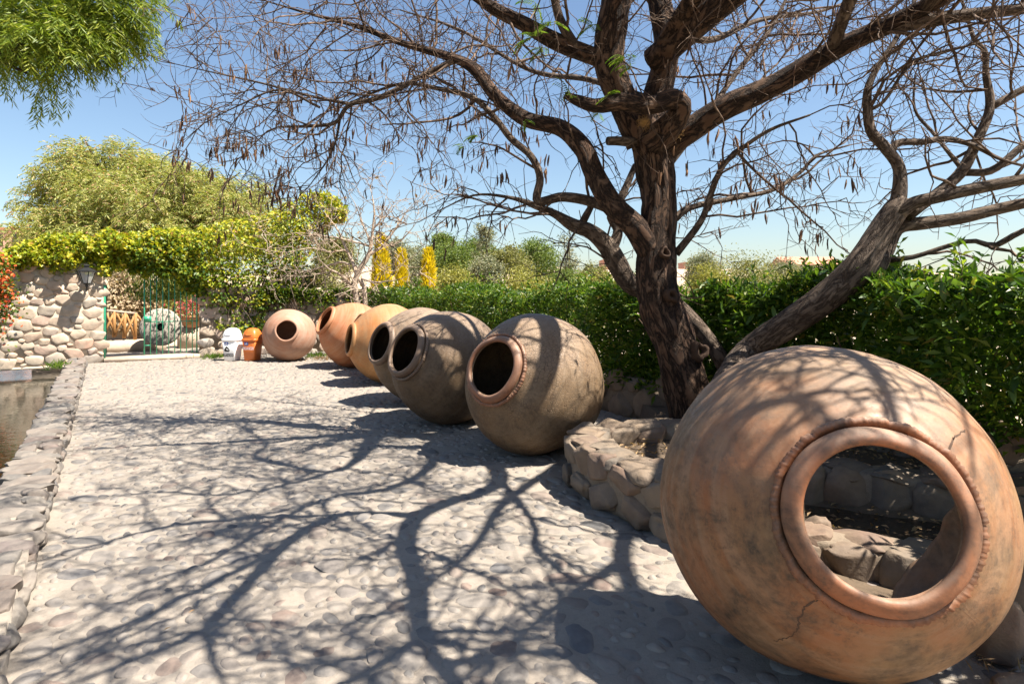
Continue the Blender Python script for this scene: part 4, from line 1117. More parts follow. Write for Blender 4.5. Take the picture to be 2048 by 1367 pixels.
for k in range(150):
    s = rgH.uniform(-5.5, 9.5); t0 = rgH.uniform(0, .8); zt = float(hedge_h(np.array(s))); q = Hq(s, t0 - float(bulge(np.array(s), np.array(1.6))), zt - .15)
    p, r_ = grow(q, np.array([rgH.normal() * .3 - .1, rgH.normal() * .3, 1]), rgH.uniform(.2, .45), .005, 7, .14, 0, rgH); tube(shb, p, r_, 3, cap=False)
    c_ = np.repeat(p[1:], 3, 0); leaves(hb_, c_, rdir(len(c_)) + Z3 * .7, rdir(len(c_)) * .5 + Z3, .10, .03, .18, .45, .2)
stuff(shb.build('shoots', M['twig'], hg, attr=True))
stuff(hb_.build('foliage', M['hedge'], hg, False))
m_ = MB()
for k in range(130):
    s = rgH.uniform(-6, 9.8); q = Hq(s, rgH.uniform(.3, .8), .35)
    p, r_ = grow(q, np.array([rgH.normal() * .3, rgH.normal() * .3, 1]), rgH.uniform(.8, 1.3), .014, 8, .16, 0, rgH); tube(m_, p, r_, 4, cap=False)
stuff(m_.build('stems', M['twig'], hg, attr=True))
LM = []
for k in range(3):
    n = 6; v, q = [], []
    for i in range(n + 1):
        f = i / n; wd = .5 * math.sin(math.pi * min(.985, f * .96 + .02)) ** .8; bz = -.22 * f * f * (1 + .4 * k) ; 
        v += [[-wd * .30, f, bz + wd * .10], [0, f, bz], [wd * .30, f, bz + wd * .10]]
    for i in range(n):
        q += [[i * 3, i * 3 + 1, i * 3 + 4, i * 3 + 3], [i * 3 + 1, i * 3 + 2, i * 3 + 5, i * 3 + 4]]
    LM.append(MB().add(v, None, q).mesh('leaf', M['hedgeleaf'], True))
for k in range(300):
    s = rgH.uniform(-4.6, -1.0); z = rgH.uniform(.6, 1.0) * hedge_h(np.array(s)) + .02; t = rgH.uniform(-.12, .05)
    t = t - float(bulge(np.array(s), np.array(z))); c = Hq(s, t, float(z)); ax = Vector(unit(-V3 * .6 + Z3 * .25 + rgH.normal(size=3) * .6)); up = Vector(unit(Z3 + rgH.normal(size=3) * .45))
    x = ax.cross(up).normalized(); zq = x.cross(ax).normalized(); l = rgH.uniform(.11, .155)
    o = link('leaf', random.choice(LM), hg)
    o.matrix_basis = Matrix.Translation(Vector(c)) @ Matrix((x, ax, zq)).transposed().to_4x4() @ Matrix.Scale(l, 4)

# ------------------------------------------------------------------ vine over the gate
vn = thing('climbing_vine', 'dense yellow-green vine arching over the wall and gate', 'vine', W(S_WALL + .4, 2, 2.2))
rgV = np.random.default_rng(9)
topx = [-60, 0, 40, 100, 200, 300, 400, 470, 530, 570, 610, 640, 670, 695]; topy = [520, 512, 492, 470, 466, 462, 455, 440, 425, 405, 390, 384, 392, 408]
botx = [-60, 0, 60, 120, 170, 205, 250, 300, 350, 400, 430, 470, 520, 560, 600, 640, 670, 695]; boty = [560, 545, 530, 552, 555, 548, 540, 545, 560, 600, 650, 690, 680, 640, 545, 470, 450, 440]
def wall_depth(px, s=S_WALL):
    """depth of the cross wall plane behind an image column"""
    r_ = (px - HX) / F; o = A0 + U * s
    t = (r_ * o[1] - o[0]) / (Vv[0] - r_ * Vv[1]); return o[1] + Vv[1] * t
def vine_mass(n, L, Wd, mb, x0=-50, x1=692, off=(-.32, .5), lowfade=1.0):
    x = rgV.uniform(x0, x1, n)
    ty = np.interp(x, topx, topy) + np.array([14 * nz(a_ * .03, 0, 1) + 10 * nz(a_ * .1, 0, 5) for a_ in x]); by = np.interp(x, botx, boty) + np.array([26 * nz(a_ * .05, 3, 1) for a_ in x])
    y = ty + (by - ty) * rgV.uniform(0, 1, n) ** lowfade
    f = (y - ty) / np.maximum(by - ty, 1)
    d = wall_depth(x) + .2
    lump = np.array([nz(a_ * .028, b_ * .028, 7) for a_, b_ in zip(x, y)])
    d = d + rgV.uniform(*off, n) * (1 - .3 * f) - .16 * np.abs(np.sin(np.clip(f, 0, 1) * math.pi)) + .25 * lump
    c = np.stack([(x - HX) / F * d, d, CZ - (y - HY) / F * d], 1)
    ax = unit(rgV.normal(size=(n, 3)) * .8 - U3 * .5 - Z3 * .25)
    leaves(mb, c, ax, unit(rgV.normal(size=(n, 3)) * .5 + Z3 * .8 - U3 * .4), L * rgV.uniform(.7, 1.25, n), Wd * rgV.uniform(.8, 1.2, n), .15, .5)
vb = MB(); vine_mass(24000, .10, .075, vb); stuff(vb.build('foliage', M['vine'], vn, False))
vb = MB(); vine_mass(5200, .10, .075, vb, 260, 600, (-.4, .3), .42); stuff(vb.build('shaded_foliage', M['vinedark'], vn, False))  # shade under the vine put into a darker leaf colour
m_ = MB()
for k in range(60):
    x = rgV.uniform(430, 560); d = wall_depth(x) - rgV.uniform(-.1, .12)
    p = [P(x + rgV.normal() * 12, rgV.uniform(520, 590), d)]
    for j in range(5): p.append(p[-1] + np.array([rgV.normal() * .12, rgV.normal() * .05, -rgV.uniform(.12, .34)]))
    p = np.array(p); p[:, 2] = np.maximum(p[:, 2], .03)
    tube(m_, crv(p, 14), rgV.uniform(.006, .016), 4, cap=False)
stuff(m_.build('stems', M['greybark'], vn, attr=True))
# hanging fine foliage inside the gateway and ivy on the right wall
m_ = MB(); n = 2600; x = np.concatenate([rgV.normal(300, 26, n // 2), rgV.normal(355, 28, n // 2)]); y = rgV.uniform(535, 600, n) - np.abs(x - 305) * .12
d = wall_depth(x) + 1.1 + rgV.normal(0, .25, n); c = np.stack([(x - HX) / F * d, d, CZ - (y - HY) / F * d], 1)
leaves(m_, c, np.tile([0, 0, -1.0], (n, 1)) + rgV.normal(size=(n, 3)) * .3, rdir(n), .11, .02, .1); stuff(m_.build('hanging_foliage', M['vinedark'], vn, False))
m_ = MB(); n = 3200; x = rgV.uniform(520, 745, n); y = 578 + 22 * np.abs(rgV.normal(0, 1, n)) * np.array([max(.1, .7 + nz(a_ * .03, 8, 0)) for a_ in x]); d = wall_depth(x) - .08 - rgV.uniform(0, .12, n)
c = np.stack([(x - HX) / F * d, d, CZ - (y - HY) / F * d], 1)
leaves(m_, c, rdir(n) - U3, rdir(n) * .5 + Z3, .085, .06, .1); stuff(m_.build('ivy_leaves', M['vinedark'], vn, False))

# flowering creeper at the left edge
fl = thing('flowering_creeper', 'orange flowering creeper hanging on the wall at the left edge', 'creeper', P(5, 600, 12.7))
n = 1500; q = rgV.normal(size=(n, 3)) * np.array([.17, .14, .36]); c = P(-8, 585, 12.75) + q
m_ = MB(); leaves(m_, c, rdir(n) - U3 * .5, rdir(n) + Z3, .085, .05, .15); stuff(m_.build('foliage', M['vinedark'], fl, False))
n = 420; q = rgV.normal(size=(n, 3)) * np.array([.17, .14, .36]); c = P(-6, 583, 12.65) + q
m_ = MB(); leaves(m_, c, rdir(n) - U3 * .7, rdir(n), .08, .06, .2); stuff(m_.build('blossoms', M['flower'], fl, False))

# ------------------------------------------------------------------ broad-leaved trees
def crown(mb, c, rad, nc, nl, cr_, L, Wd, rg, droop=0.0, low=-.6, shell=.5):
    d = rdir3n(nc, rg); d[:, 2] = np.where(d[:, 2] < low, -d[:, 2] * .5, d[:, 2])
    rr = rg.uniform(shell, 1.0, nc) ** .7
    cc = np.asarray(c) + d * rr[:, None] * np.asarray(rad)
    sz = cr_ * rg.uniform(.6, 1.3, nc)
    pts = np.repeat(cc, nl, 0) + rg.normal(size=(nc * nl, 3)) * np.repeat(sz, nl)[:, None] * np.array([1, 1, .75])
    n = len(pts)
    ax = unit(rg.normal(size=(n, 3)) + np.repeat(d, nl, 0) * .6 - Z3 * droop)
    leaves(mb, pts, ax, unit(rg.normal(size=(n, 3)) + Z3 * .6), L * rg.uniform(.7, 1.3, n), Wd * rg.uniform(.7, 1.3, n), .15, .5, .2)
    return cc
def rdir3n(n, rg): return unit(rg.normal(size=(n, 3)))

def bushy(name, label, px0, px1, ytop, d, mat, seed, nl=90, nc=60, leaf=.16, group='trees in the valley beyond the hedge', cat='tree', base=None, trunkmat='greybark', aspect=1.0, low=-.6, shell=.5, crz=None):
    rg = np.random.default_rng(seed)
    xc = (px0 + px1) / 2; wd = (px1 - px0) / F * d / 2
    top = P(xc, ytop, d)
    zb = float(terr(np.array(top[0]), np.array(top[1]))) if base is None else base
    h = top[2] - zb
    rz = crz if crz else min(h * .5, wd * 1.25 * aspect)
    cz = top[2] - rz * .95
    r = thing(name, label, cat, (top[0], top[1], zb), group)
    m_ = MB(); cc = crown(m_, (top[0], top[1], cz), (wd * .95, wd * .95, rz), nc, nl, wd * .24, leaf, leaf * .5, rg, .15, low, shell)
    if cz - rz > zb + .3 and cat == 'tree':
        k = nc // 3
    stuff(m_.build('crown', M[mat], r, False))
    t_ = MB(); b0 = np.array([top[0], top[1], zb - .1]); mid = np.array([top[0] + rg.normal() * .2, top[1], zb + max(.5, (cz - zb) * .7)])
    tube(t_, crv([b0, (b0 + mid) / 2 + rg.normal(size=3) * .08, mid], 8), np.linspace(.05 * h * .45 + .03, .03 * h * .4 + .02, 8), 8)
    for k in range(min(14, nc)):
        tube(t_, crv([mid, (mid + cc[k]) / 2 + rg.normal(size=3) * .15 + Z3 * .1, cc[k]], 7), np.linspace(.02 * h * .5 + .012, .008, 7), 5, cap=False)
    t_.build('trunk', M[trunkmat], r, attr=True)
    return r

# pepper tree behind the gate
rgP = np.random.default_rng(21)
pt = thing('pepper_tree', 'wide weeping pepper tree with fine pale foliage behind the gate', 'tree', (-14.5, 24.0, 0))
def strands(mb, starts, outd, nlf, step, L, Wd, rg, sag=.5):
    n = len(starts); o = unit(outd); p = starts.copy(); d = unit(o + Z3 * .1 + rg.normal(size=(n, 3)) * .25)
    for k in range(nlf):
        d = unit(d - Z3 * sag * (.25 + .10 * k) + rg.normal(size=(n, 3)) * .08); p = p + d * step
        for sg in (-1, 1):
            sd_ = unit(np.cross(d, Z3 + .01)) * sg
            leaves(mb, p, unit(d * .7 + sd_ * .7 - Z3 * .25 + rg.normal(size=(n, 3)) * .2), rg.normal(size=(n, 3)) + Z3 * .4, L * rg.uniform(.7, 1.2, n), Wd, .1)
m_ = MB()
lobes = [(90, 430, 23, 1.6), (130, 370, 23.5, 1.7), (170, 330, 24, 1.5), (220, 360, 22.5, 1.7), (250, 330, 24, 1.6), (300, 390, 22, 1.7), (330, 350, 23.5, 1.5), (380, 390, 22.5, 1.6), (420, 380, 24, 1.4), (470, 400, 23, 1.4), (520, 420, 23, 1.1), (480, 345, 23.5, .55), (180, 440, 22, 1.5), (260, 440, 21.5, 1.4), (400, 440, 22, 1.3), (70, 470, 22.5, 1.0), (240, 295, 24, .6), (155, 290, 24, .5), (300, 315, 24, .7), (410, 335, 24, .5), (545, 440, 23, .8), (115, 440, 22.5, 1.2), (170, 280, 24, .4), (330, 440, 22, 1.3)]
for (x, y, d, r_) in lobes:
    c0_ = P(max(x, 118), y + 34, d); r_ = r_ * .86
    ns_ = max(3, int(10.5 * r_ ** 1.5))
    dc = rdir3n(ns_, rgP)
    for q in dc:
        cc_ = c0_ + q * r_ * rgP.uniform(.5, 1.0) * np.array([1.1, .9, .85]); n = rgP.integers(34, 60)
        dd = rdir3n(n, rgP); s0 = cc_ + dd * rgP.uniform(.1, .38, (n, 1))
        strands(m_, s0, dd + q * .5 + Z3 * .1, 7, .085, .15, .038, rgP, .42)
stuff(m_.build('crown', M['pepper'], pt, False))
t_ = MB(); b0 = np.array([-14.5, 24, -.2]); f0 = np.array([-14.2, 23.6, 2.2])
tube(t_, crv([b0, b0 + [.15, 0, 1.2], f0], 14), np.linspace(.42, .33, 14), 16, .1)
for (x, y, d, r_) in lobes: e = P(x, y, d); tube(t_, crv([f0, (f0 + e) / 2 + rgP.normal(size=3) * .3 + Z3 * .3, e], 14), np.linspace(.15, .02, 14), 7, .05, cap=False)
t_.build('trunk', M['bark'], pt, attr=True)

# near pepper tree whose bough hangs into the top left corner
nt2 = thing('overhanging_pepper_tree', 'bright green pepper bough hanging into the upper corner of the sky', 'tree', (-10.5, 7.5, 0))
m_ = MB(); rgN = np.random.default_rng(33)
for (x, y, d, r_) in ((-60, 20, 6.2, .65), (30, -10, 6.0, .55), (90, 30, 6.1, .48), (150, 10, 6.3, .5), (200, 40, 6.4, .36), (220, 0, 6.3, .36), (235, 50, 6.4, .24), (60, 70, 5.9, .34), (120, 85, 6.0, .27), (-20, 90, 6.2, .4), (180, 80, 6.2, .24), (-150, 0, 6.5, .8), (100, -80, 6.3, .7), (220, -60, 6.4, .55)):
    n = int(420 * r_ ** 1.7) + 50; dd = rdir3n(n, rgN); s0 = P(x, y, d) + dd * r_ * rgN.uniform(.25, .95, (n, 1))
    strands(m_, s0, dd * np.array([1, 1, .4]) + np.array([.25, 0, .05]), 8, .034, .10, .0125, rgN, .38)
for (x, y) in ((95, 140), (110, 132), (88, 150), (118, 145), (125, 125)):
    s0 = P(x, y, 6.0) + rgN.normal(size=(3, 3)) * .02
    strands(m_, s0, np.tile([-.25, 0, -.7], (3, 1)), 14, .034, .085, .0115, rgN, .22)
stuff(m_.build('crown', M['peppernear'], nt2, False))
t_ = MB()
tube(t_, crv([(-10.5, 7.5, -.6), (-10.2, 7.4, 1.4), (-9.0, 7.0, 3.0), (-7.0, 6.6, 4.2), (-5.6, 6.3, 4.0), (-4.7, 6.1, 3.95)], 40), np.interp(np.linspace(0, 1, 40), [0, .4, .75, 1], [.34, .26, .17, .06]), 18, .12)
for (x, y) in ((30, 0), (90, 40), (150, 10), (230, 20), (60, 150), (180, 60), (-40, 40)):
    e = P(x, y, 6.1); b0 = np.array([-5.4, 6.3, 4.0]); tube(t_, crv([b0, (b0 + e) / 2 + rgN.normal(size=3) * .06, e], 12), np.linspace(.06, .008, 12), 6, .05, cap=False)
t_.build('trunk', M['bark'], nt2, attr=True)

# small bare shrub-tree with pale bark behind the orange jars
pb = thing('pale_bare_tree', 'small leafless tree with pale crooked branches behind the orange jars', 'tree', P(722, 640, 15.6) * np.array([1, 1, 0]))
DB = 15.6
BL = [
 [(720, 650, .09), (716, 606, .085), (708, 573, .075), (714, 552, .07), (722, 534, .065), (737, 511, .06), (742, 492, .045), (745, 462, .035), (749, 427, .025), (745, 395, .012), (740, 375, .006)],
 [(737, 511, .04), (752, 500, .035), (766, 490, .03), (786, 462, .024), (800, 440, .018), (812, 420, .01), (830, 400, .005)],
 [(764, 491, .022), (784, 491, .02), (802, 482, .018), (815, 470, .014), (828, 456, .008), (842, 436, .004)],
 [(732, 650, .06), (730, 606, .06), (728, 575, .05), (718, 556, .05)],
 [(714, 552, .05), (704, 524, .045), (691, 499, .036), (680, 478, .028), (671, 458, .022), (655, 438, .012), (640, 420, .006)],
 [(700, 530, .03), (681, 524, .028), (653, 530, .022), (622, 538, .016), (590, 545, .01), (560, 556, .005)],
 [(738, 492, .03), (720, 486, .026), (700, 482, .022), (679, 477, .018), (650, 475, .012), (615, 470, .007), (580, 478, .004)],
 [(722, 556, .03), (740, 562, .026), (760, 565, .022), (780, 563, .016), (800, 561, .01), (830, 552, .004)],
 [(742, 495, .025), (735, 470, .02), (725, 445, .015), (715, 415, .01), (705, 395, .005)],
 [(745, 460, .02), (762, 440, .016), (768, 420, .012), (775, 395, .006)],
 [(690, 500, .02), (665, 505, .016), (640, 500, .012), (600, 510, .007), (565, 505, .004)],
 [(704, 570, .04), (690, 555, .035), (678, 545, .028), (668, 540, .02), (660, 530, .01)],
]
blimbs = [limb([(x, y, DB, r_) for x, y, r_ in q], 16) for q in BL]
for i, c in enumerate(blimbs):
    c[:, 1] += np.linspace(0, rgT.normal() * .7, len(c)) if i not in (0, 3) else 0
    build_limb(c, 'trunk' if i in (0, 3) else 'limb', pb, M['palebark'], 9, .05)
tw = MB(); tips3 = []; ramify(blimbs, rgT, 4.2, 6.0, 2.5, tw, .2, (0.5, 1.2), (.3, .7), (.15, .35), (.015, .010, .008), .02, tips3)
stuff(tw.build('twigs', M['palebark'], pb, attr=True))
tips3 = np.array(tips3); c = tips3[rgT.choice(len(tips3), 60)]
m_ = MB(); leaves(m_, c, rdir(60) - Z3 * .6, rdir(60), .13, .07, .2); stuff(m_.build('dry_leaves', M['dry'], pb, False))

# golden cypresses
def cypress(label, px, y0, y1, wpx, d, seed):
    rg = np.random.default_rng(seed); top = P(px, y0, d); zb = -.3; h = top[2] - zb; r0 = wpx / F * d / 2
    r = thing('golden_cypress', label, 'cypress', (top[0], top[1], zb), 'golden cypresses beyond the wall')
    n = 5200; f = rg.uniform(0, 1, n) ** 1.15; th = rg.uniform(0, 6.28, n)
    rad = r0 * ((1 - f) * 1.06) ** .72 * (0.78 + .35 * np.array([nz(math.cos(a_) * 1.6, math.sin(a_) * 1.6, b_ * 5 + seed) for a_, b_ in zip(th, f)])) * rg.uniform(.7, 1.0, n)
    c = np.stack([top[0] + np.cos(th) * rad, top[1] + np.sin(th) * rad, zb + f * h * .96], 1)
    o = np.stack([np.cos(th), np.sin(th), 0 * th], 1)
    m_ = MB(); leaves(m_, c, unit(o * .45 + Z3 * 1.0 + rg.normal(size=(n, 3)) * .25), o + rg.normal(size=(n, 3)) * .3, .30, .055, .15); stuff(m_.build('crown', M['cypress'], r, False))
    t_ = MB(); tube(t_, crv([(top[0], top[1], zb - .2), (top[0], top[1], zb + h * .8)], 6), np.linspace(.1, .02, 6), 8); t_.build('trunk', M['bark'], r, attr=True)
cypress('broad golden cypress, leftmost and tallest of the three yellow ones', 762, 470, 580, 70, 21, 1)
cypress('slim golden cypress standing between the other two yellow ones', 803, 500, 580, 38, 23, 2)
cypress('pointed golden cypress standing alone at the right of the yellow ones', 857, 499, 580, 46, 22, 3)

# valley trees: label, columns, top row, depth, foliage
VT = [
 ('bright green tree behind the lone golden cypress', 868, 950, 486, 40, 'treea', .15),
 ('slender tree top rising just right of the lone golden cypress', 872, 902, 470, 44, 'treea', .16),
 ('grey-green tree behind the golden cypresses', 800, 872, 492, 45, 'treed', .17),
 ('fresh green round tree left of the dark casuarina', 920, 985, 478, 42, 'treea', .16),
 ('dry greyish tree below the dark casuarina', 945, 992, 515, 34, 'treed', .13),
 ('olive tree right of the dark casuarina', 985, 1050, 498, 38, 'treeb', .15),
 ('large fresh green tree in the middle of the valley trees', 1030, 1108, 478, 42, 'treea', .16),
 ('yellow-green bush in front of the middle valley trees', 1010, 1095, 540, 30, 'treec', .13),
 ('yellow-green shrub right of the lone golden cypress, above the hedge', 868, 950, 540, 27, 'treec', .12),
 ('small light green bush left of the bare trunk', 1105, 1160, 540, 34, 'treea', .13),
 ('olive bush on the slope left of the bare trunk', 1160, 1212, 530, 48, 'treeb', .16),
 ('yellow-green low bush beside the bare trunk, above the hedge', 1150, 1245, 555, 28, 'treec', .12),
 ('wide olive tree right of the bare trunk', 1432, 1545, 514, 44, 'treeb', .17),
 ('darker olive tree next right of the wide olive one', 1535, 1592, 520, 46, 'treed', .16),
 ('pale olive bush near the leaning tree', 1570, 1648, 540, 38, 'treeb', .14),
 ('thin dull tree peeping out right of the bare trunk', 1385, 1432, 505, 50, 'treed', .16),
 ('yellow-green bush right of the bare trunk, above the hedge', 1385, 1450, 535, 34, 'treec', .13),
 ('far green trees behind the pale bare tree', 640, 700, 470, 40, 'treeb', .16),
 ('grey-green tree seen through the pale bare tree', 760, 815, 480, 42, 'treed', .16),
]
for i, (lab, x0, x1, y, d, mt_, lf) in enumerate(VT):
    bushy('valley_tree', lab, x0 - 8, x1 + 8, y, d, mt_, 100 + i, 110, 75, lf)
# dark casuarina and thin eucalyptus
def feathery(label, px, y0, y1, wpx, d, mat, seed, n=1500):
    rg = np.random.default_rng(seed); top = P(px, y0, d); zb = float(terr(np.array(top[0]), np.array(top[1]))); h = top[2] - zb
    r = thing('feathery_tree', label, 'tree', (top[0], top[1], zb), 'trees in the valley beyond the hedge'); r0 = wpx / F * d / 2
    m_ = MB(); t_ = MB(); tube(t_, crv([(top[0], top[1], zb), (top[0] + .1, top[1], zb + h * .5), (top[0], top[1], zb + h * .97)], 10), np.linspace(.14, .02, 10), 7)
    for k in range(34):
        f = rg.uniform(.3, .98); th = rg.uniform(0, 6.28); l = r0 * (1.15 - f * .8) * rg.uniform(.6, 1.2)
        b0 = np.array([top[0], top[1], zb + h * f * .97]); e = b0 + np.array([math.cos(th) * l, math.sin(th) * l, l * .7])
        tube(t_, crv([b0, (b0 + e) / 2 - Z3 * .05, e], 5), np.linspace(.03, .008, 5), 4, cap=False)
        q = b0 + (e - b0) * rg.uniform(.35, 1.05, (n // 34, 1)) + rg.normal(size=(n // 34, 3)) * .17
        leaves(m_, q, rg.normal(size=(len(q), 3)) * .6 + Z3 * .4, rdir3n(len(q), rg), .24, .06, .1)
    stuff(m_.build('crown', M[mat], r, False)); t_.build('trunk', M['greybark'], r, attr=True)
feathery('tall dark feathery casuarina rising above the valley trees', 972, 452, 570, 62, 36, 'treed', 61, 3000)
feathery('sparse grey eucalyptus standing on the pale slope left of the bare trunk', 1138, 470, 560, 66, 40, 'treed', 62, 1500)
# shrubs behind the right-hand wall
bushy('olive_shrub', 'feathery olive shrub behind the vine covered wall', 570, 700, 528, 18.5, 'treeb', 301, 170, 60, .12, 'shrubs beyond the wall', 'shrub', base=-.1, low=-.9, shell=.2)
bushy('dry_shrub', 'dry straw coloured shrub seen through the left of the gateway', 205, 300, 548, 20.0, 'drygrass', 302, 260, 60, .14, 'shrubs beyond the wall', 'shrub', base=.2, low=-.9, shell=.2)
bushy('dry_shrub', 'dry straw coloured shrub behind the millstone', 285, 350, 588, 20.6, 'drygrass', 303, 110, 40, .13, 'shrubs beyond the wall', 'shrub', base=.1, low=-.9, shell=.2)
bushy('yellow_shrub', 'yellow-green shrub behind the gate bars', 325, 375, 550, 19.6, 'treec', 304, 90, 40, .10, 'shrubs beyond the wall', 'shrub', base=.3, low=-.9, shell=.2)

# ------------------------------------------------------------------ beyond the gate: fence, millstone, flower pot, walls
ms = thing('millstone', 'grey round millstone with a square-edged hole leaning behind the gate', 'millstone', P(322, 700, 16.9))
mc = P(322, 654, 16.9); mr = 37 / F * 16.9
an = Vector((0.36, -0.90, 0.10)).normalized(); Tm = Matrix.Translation(Vector(mc)) @ an.to_track_quat('Z', 'Y').to_matrix().to_4x4()
m_ = MB(); lathe(m_, [(0.10, .13), (mr - .03, .13), (mr, .10), (mr, -.10), (mr - .03, -.13), (.10, -.13), (.10, .13)], 56, .02); o = m_.build('disc', M['millstone'], ms); o.matrix_basis = Tm
m_ = MB(); lathe(m_, [(0.0, -.02), (0.12, -.02), (.12, -.1), (0, -.1)], 20); o = m_.build('hub', M['iron'], ms); o.matrix_basis = Tm
fn = thing('pole_fence', 'rustic yellow pole fence with crossed braces beyond the gate', 'fence', P(245, 690, 17.2))
d0, d1 = 16.6, 17.9
def FP(px, py): return P(px, py, d0 + (px - 200) / 85 * (d1 - d0) * .6)
for (x0, y0, x1, y1) in ((228, 622, 228, 674), (250, 624, 248, 676), (271, 625, 270, 680), (207, 622, 206, 676)):
    bar(FP(x0, y0), FP(x1, y1), .045, 'post', fn, 'wood', 8)
for (x0, y0, x1, y1) in ((206, 672, 228, 624), (228, 674, 250, 626), (248, 676, 271, 627), (212, 624, 232, 672), (232, 624, 250, 660), (252, 626, 270, 676), (273, 628, 286, 646)):
    bar(FP(x0, y0), FP(x1, y1), .028, 'brace', fn, 'wood', 8)
bar(FP(196, 619), FP(274, 627), .035, 'rail', fn, 'oldwood', 8)
pot = thing('flower_pot', 'terracotta bowl of red flowers on a stone pedestal behind the gate', 'flower pot', P(383, 655, 18.2))
pc = P(383, 654, 18.2)
m_ = MB(); lathe(m_, [(0, 0), (.18, 0), (.30, .16), (.36, .30), (.38, .32), (.34, .33), (.28, .2), (0, .2)], 32, .02, Matrix.Translation(Vector(pc))); m_.build('bowl', M['terrapot'], pot)
n = 420; q = rgV.normal(size=(n, 3)) * np.array([.27, .25, .14]); m_ = MB(); leaves(m_, pc + Z3 * .5 + q, rdir(n) + Z3 * .4, rdir(n), .11, .05, .2); stuff(m_.build('blossoms', M['redflower'], pot, False))
n = 380; q = rgV.normal(size=(n, 3)) * np.array([.3, .28, .16]); m_ = MB(); leaves(m_, pc + Z3 * .42 + q, rdir(n) + Z3 * .4, rdir(n), .13, .03, .2); stuff(m_.build('foliage', M['grass'], pot, False))
m_ = MB(); box(m_, P(380, 676, 18.3), (.62, .55, .66), MW)
tag(m_.build('stone_pedestal', M['cream']), 'rough pale stone block carrying the flower bowl', 'pedestal')
m_ = MB(); box(m_, W(S_WALL + 3.1, 0.3, 0.13), (3.0, .5, .34), MW)
tag(m_.build('low_ledge', M['cream']), 'pale low ledge under the pole fence beyond the gate', 'ledge')
m_ = MB(); box(m_, W(S_WALL + 6.4, 3.3, .35), (6.5, .4, 1.3), MW)
tag(m_.build('garden_wall', M['cream']), 'cream garden wall far behind the gate bars', 'wall')

# ------------------------------------------------------------------ bins
def loft(mb, secs, n=40, ex=5.0, c=(0, 0, 0), Rm=None):
    """secs: z, half width, half depth"""
    th = np.arange(n) / n * 2 * math.pi; co_, si = np.cos(th), np.sin(th)
    sx = np.sign(co_) * np.abs(co_) ** (2 / ex); sy = np.sign(si) * np.abs(si) ** (2 / ex)
    v = np.concatenate([np.stack([sx * a_, sy * b_, np.full(n, z)], 1) for z, a_, b_ in secs] + [[[0, 0, secs[0][0]]], [[0, 0, secs[-1][0]]]])
    k = len(secs); i, j = np.meshgrid(np.arange(k - 1), np.arange(n), indexing='ij'); a_ = i * n + j; b_ = i * n + (j + 1) % n
    q = np.stack([a_, b_, b_ + n, a_ + n], -1).reshape(-1, 4); jj_ = np.arange(n); j2 = (jj_ + 1) % n
    t = np.vstack([np.stack([j2, jj_, np.full(n, k * n)], 1), np.stack([(k - 1) * n + jj_, (k - 1) * n + j2, np.full(n, k * n + 1)], 1)])
    if Rm is not None: v = v @ np.asarray(Rm).T
    mb.add(v + np.asarray(c), t, q)
def txt(name, body, size, loc, rot, mat, par, sx=1.0):
    cu = bpy.data.curves.new(name, 'FONT'); cu.body = body; cu.size = size; cu.align_x = 'CENTER'; cu.align_y = 'CENTER'; cu.extrude = .0008; cu.offset = size * .03
    cu.materials.append(M[mat]); tmp = bpy.data.objects.new(name, cu); COL.objects.link(tmp)
    me = bpy.data.meshes.new_from_object(tmp.evaluated_get(bpy.context.evaluated_depsgraph_get())); bpy.data.objects.remove(tmp)
    o = link(name, me, par)
    o.matrix_basis = Matrix.Translation(Vector([float(x) for x in loc])) @ rot.to_4x4() @ Matrix.Rotation(math.pi / 2, 4, 'X') @ Matrix.Diagonal((sx, 1, 1, 1)); return o
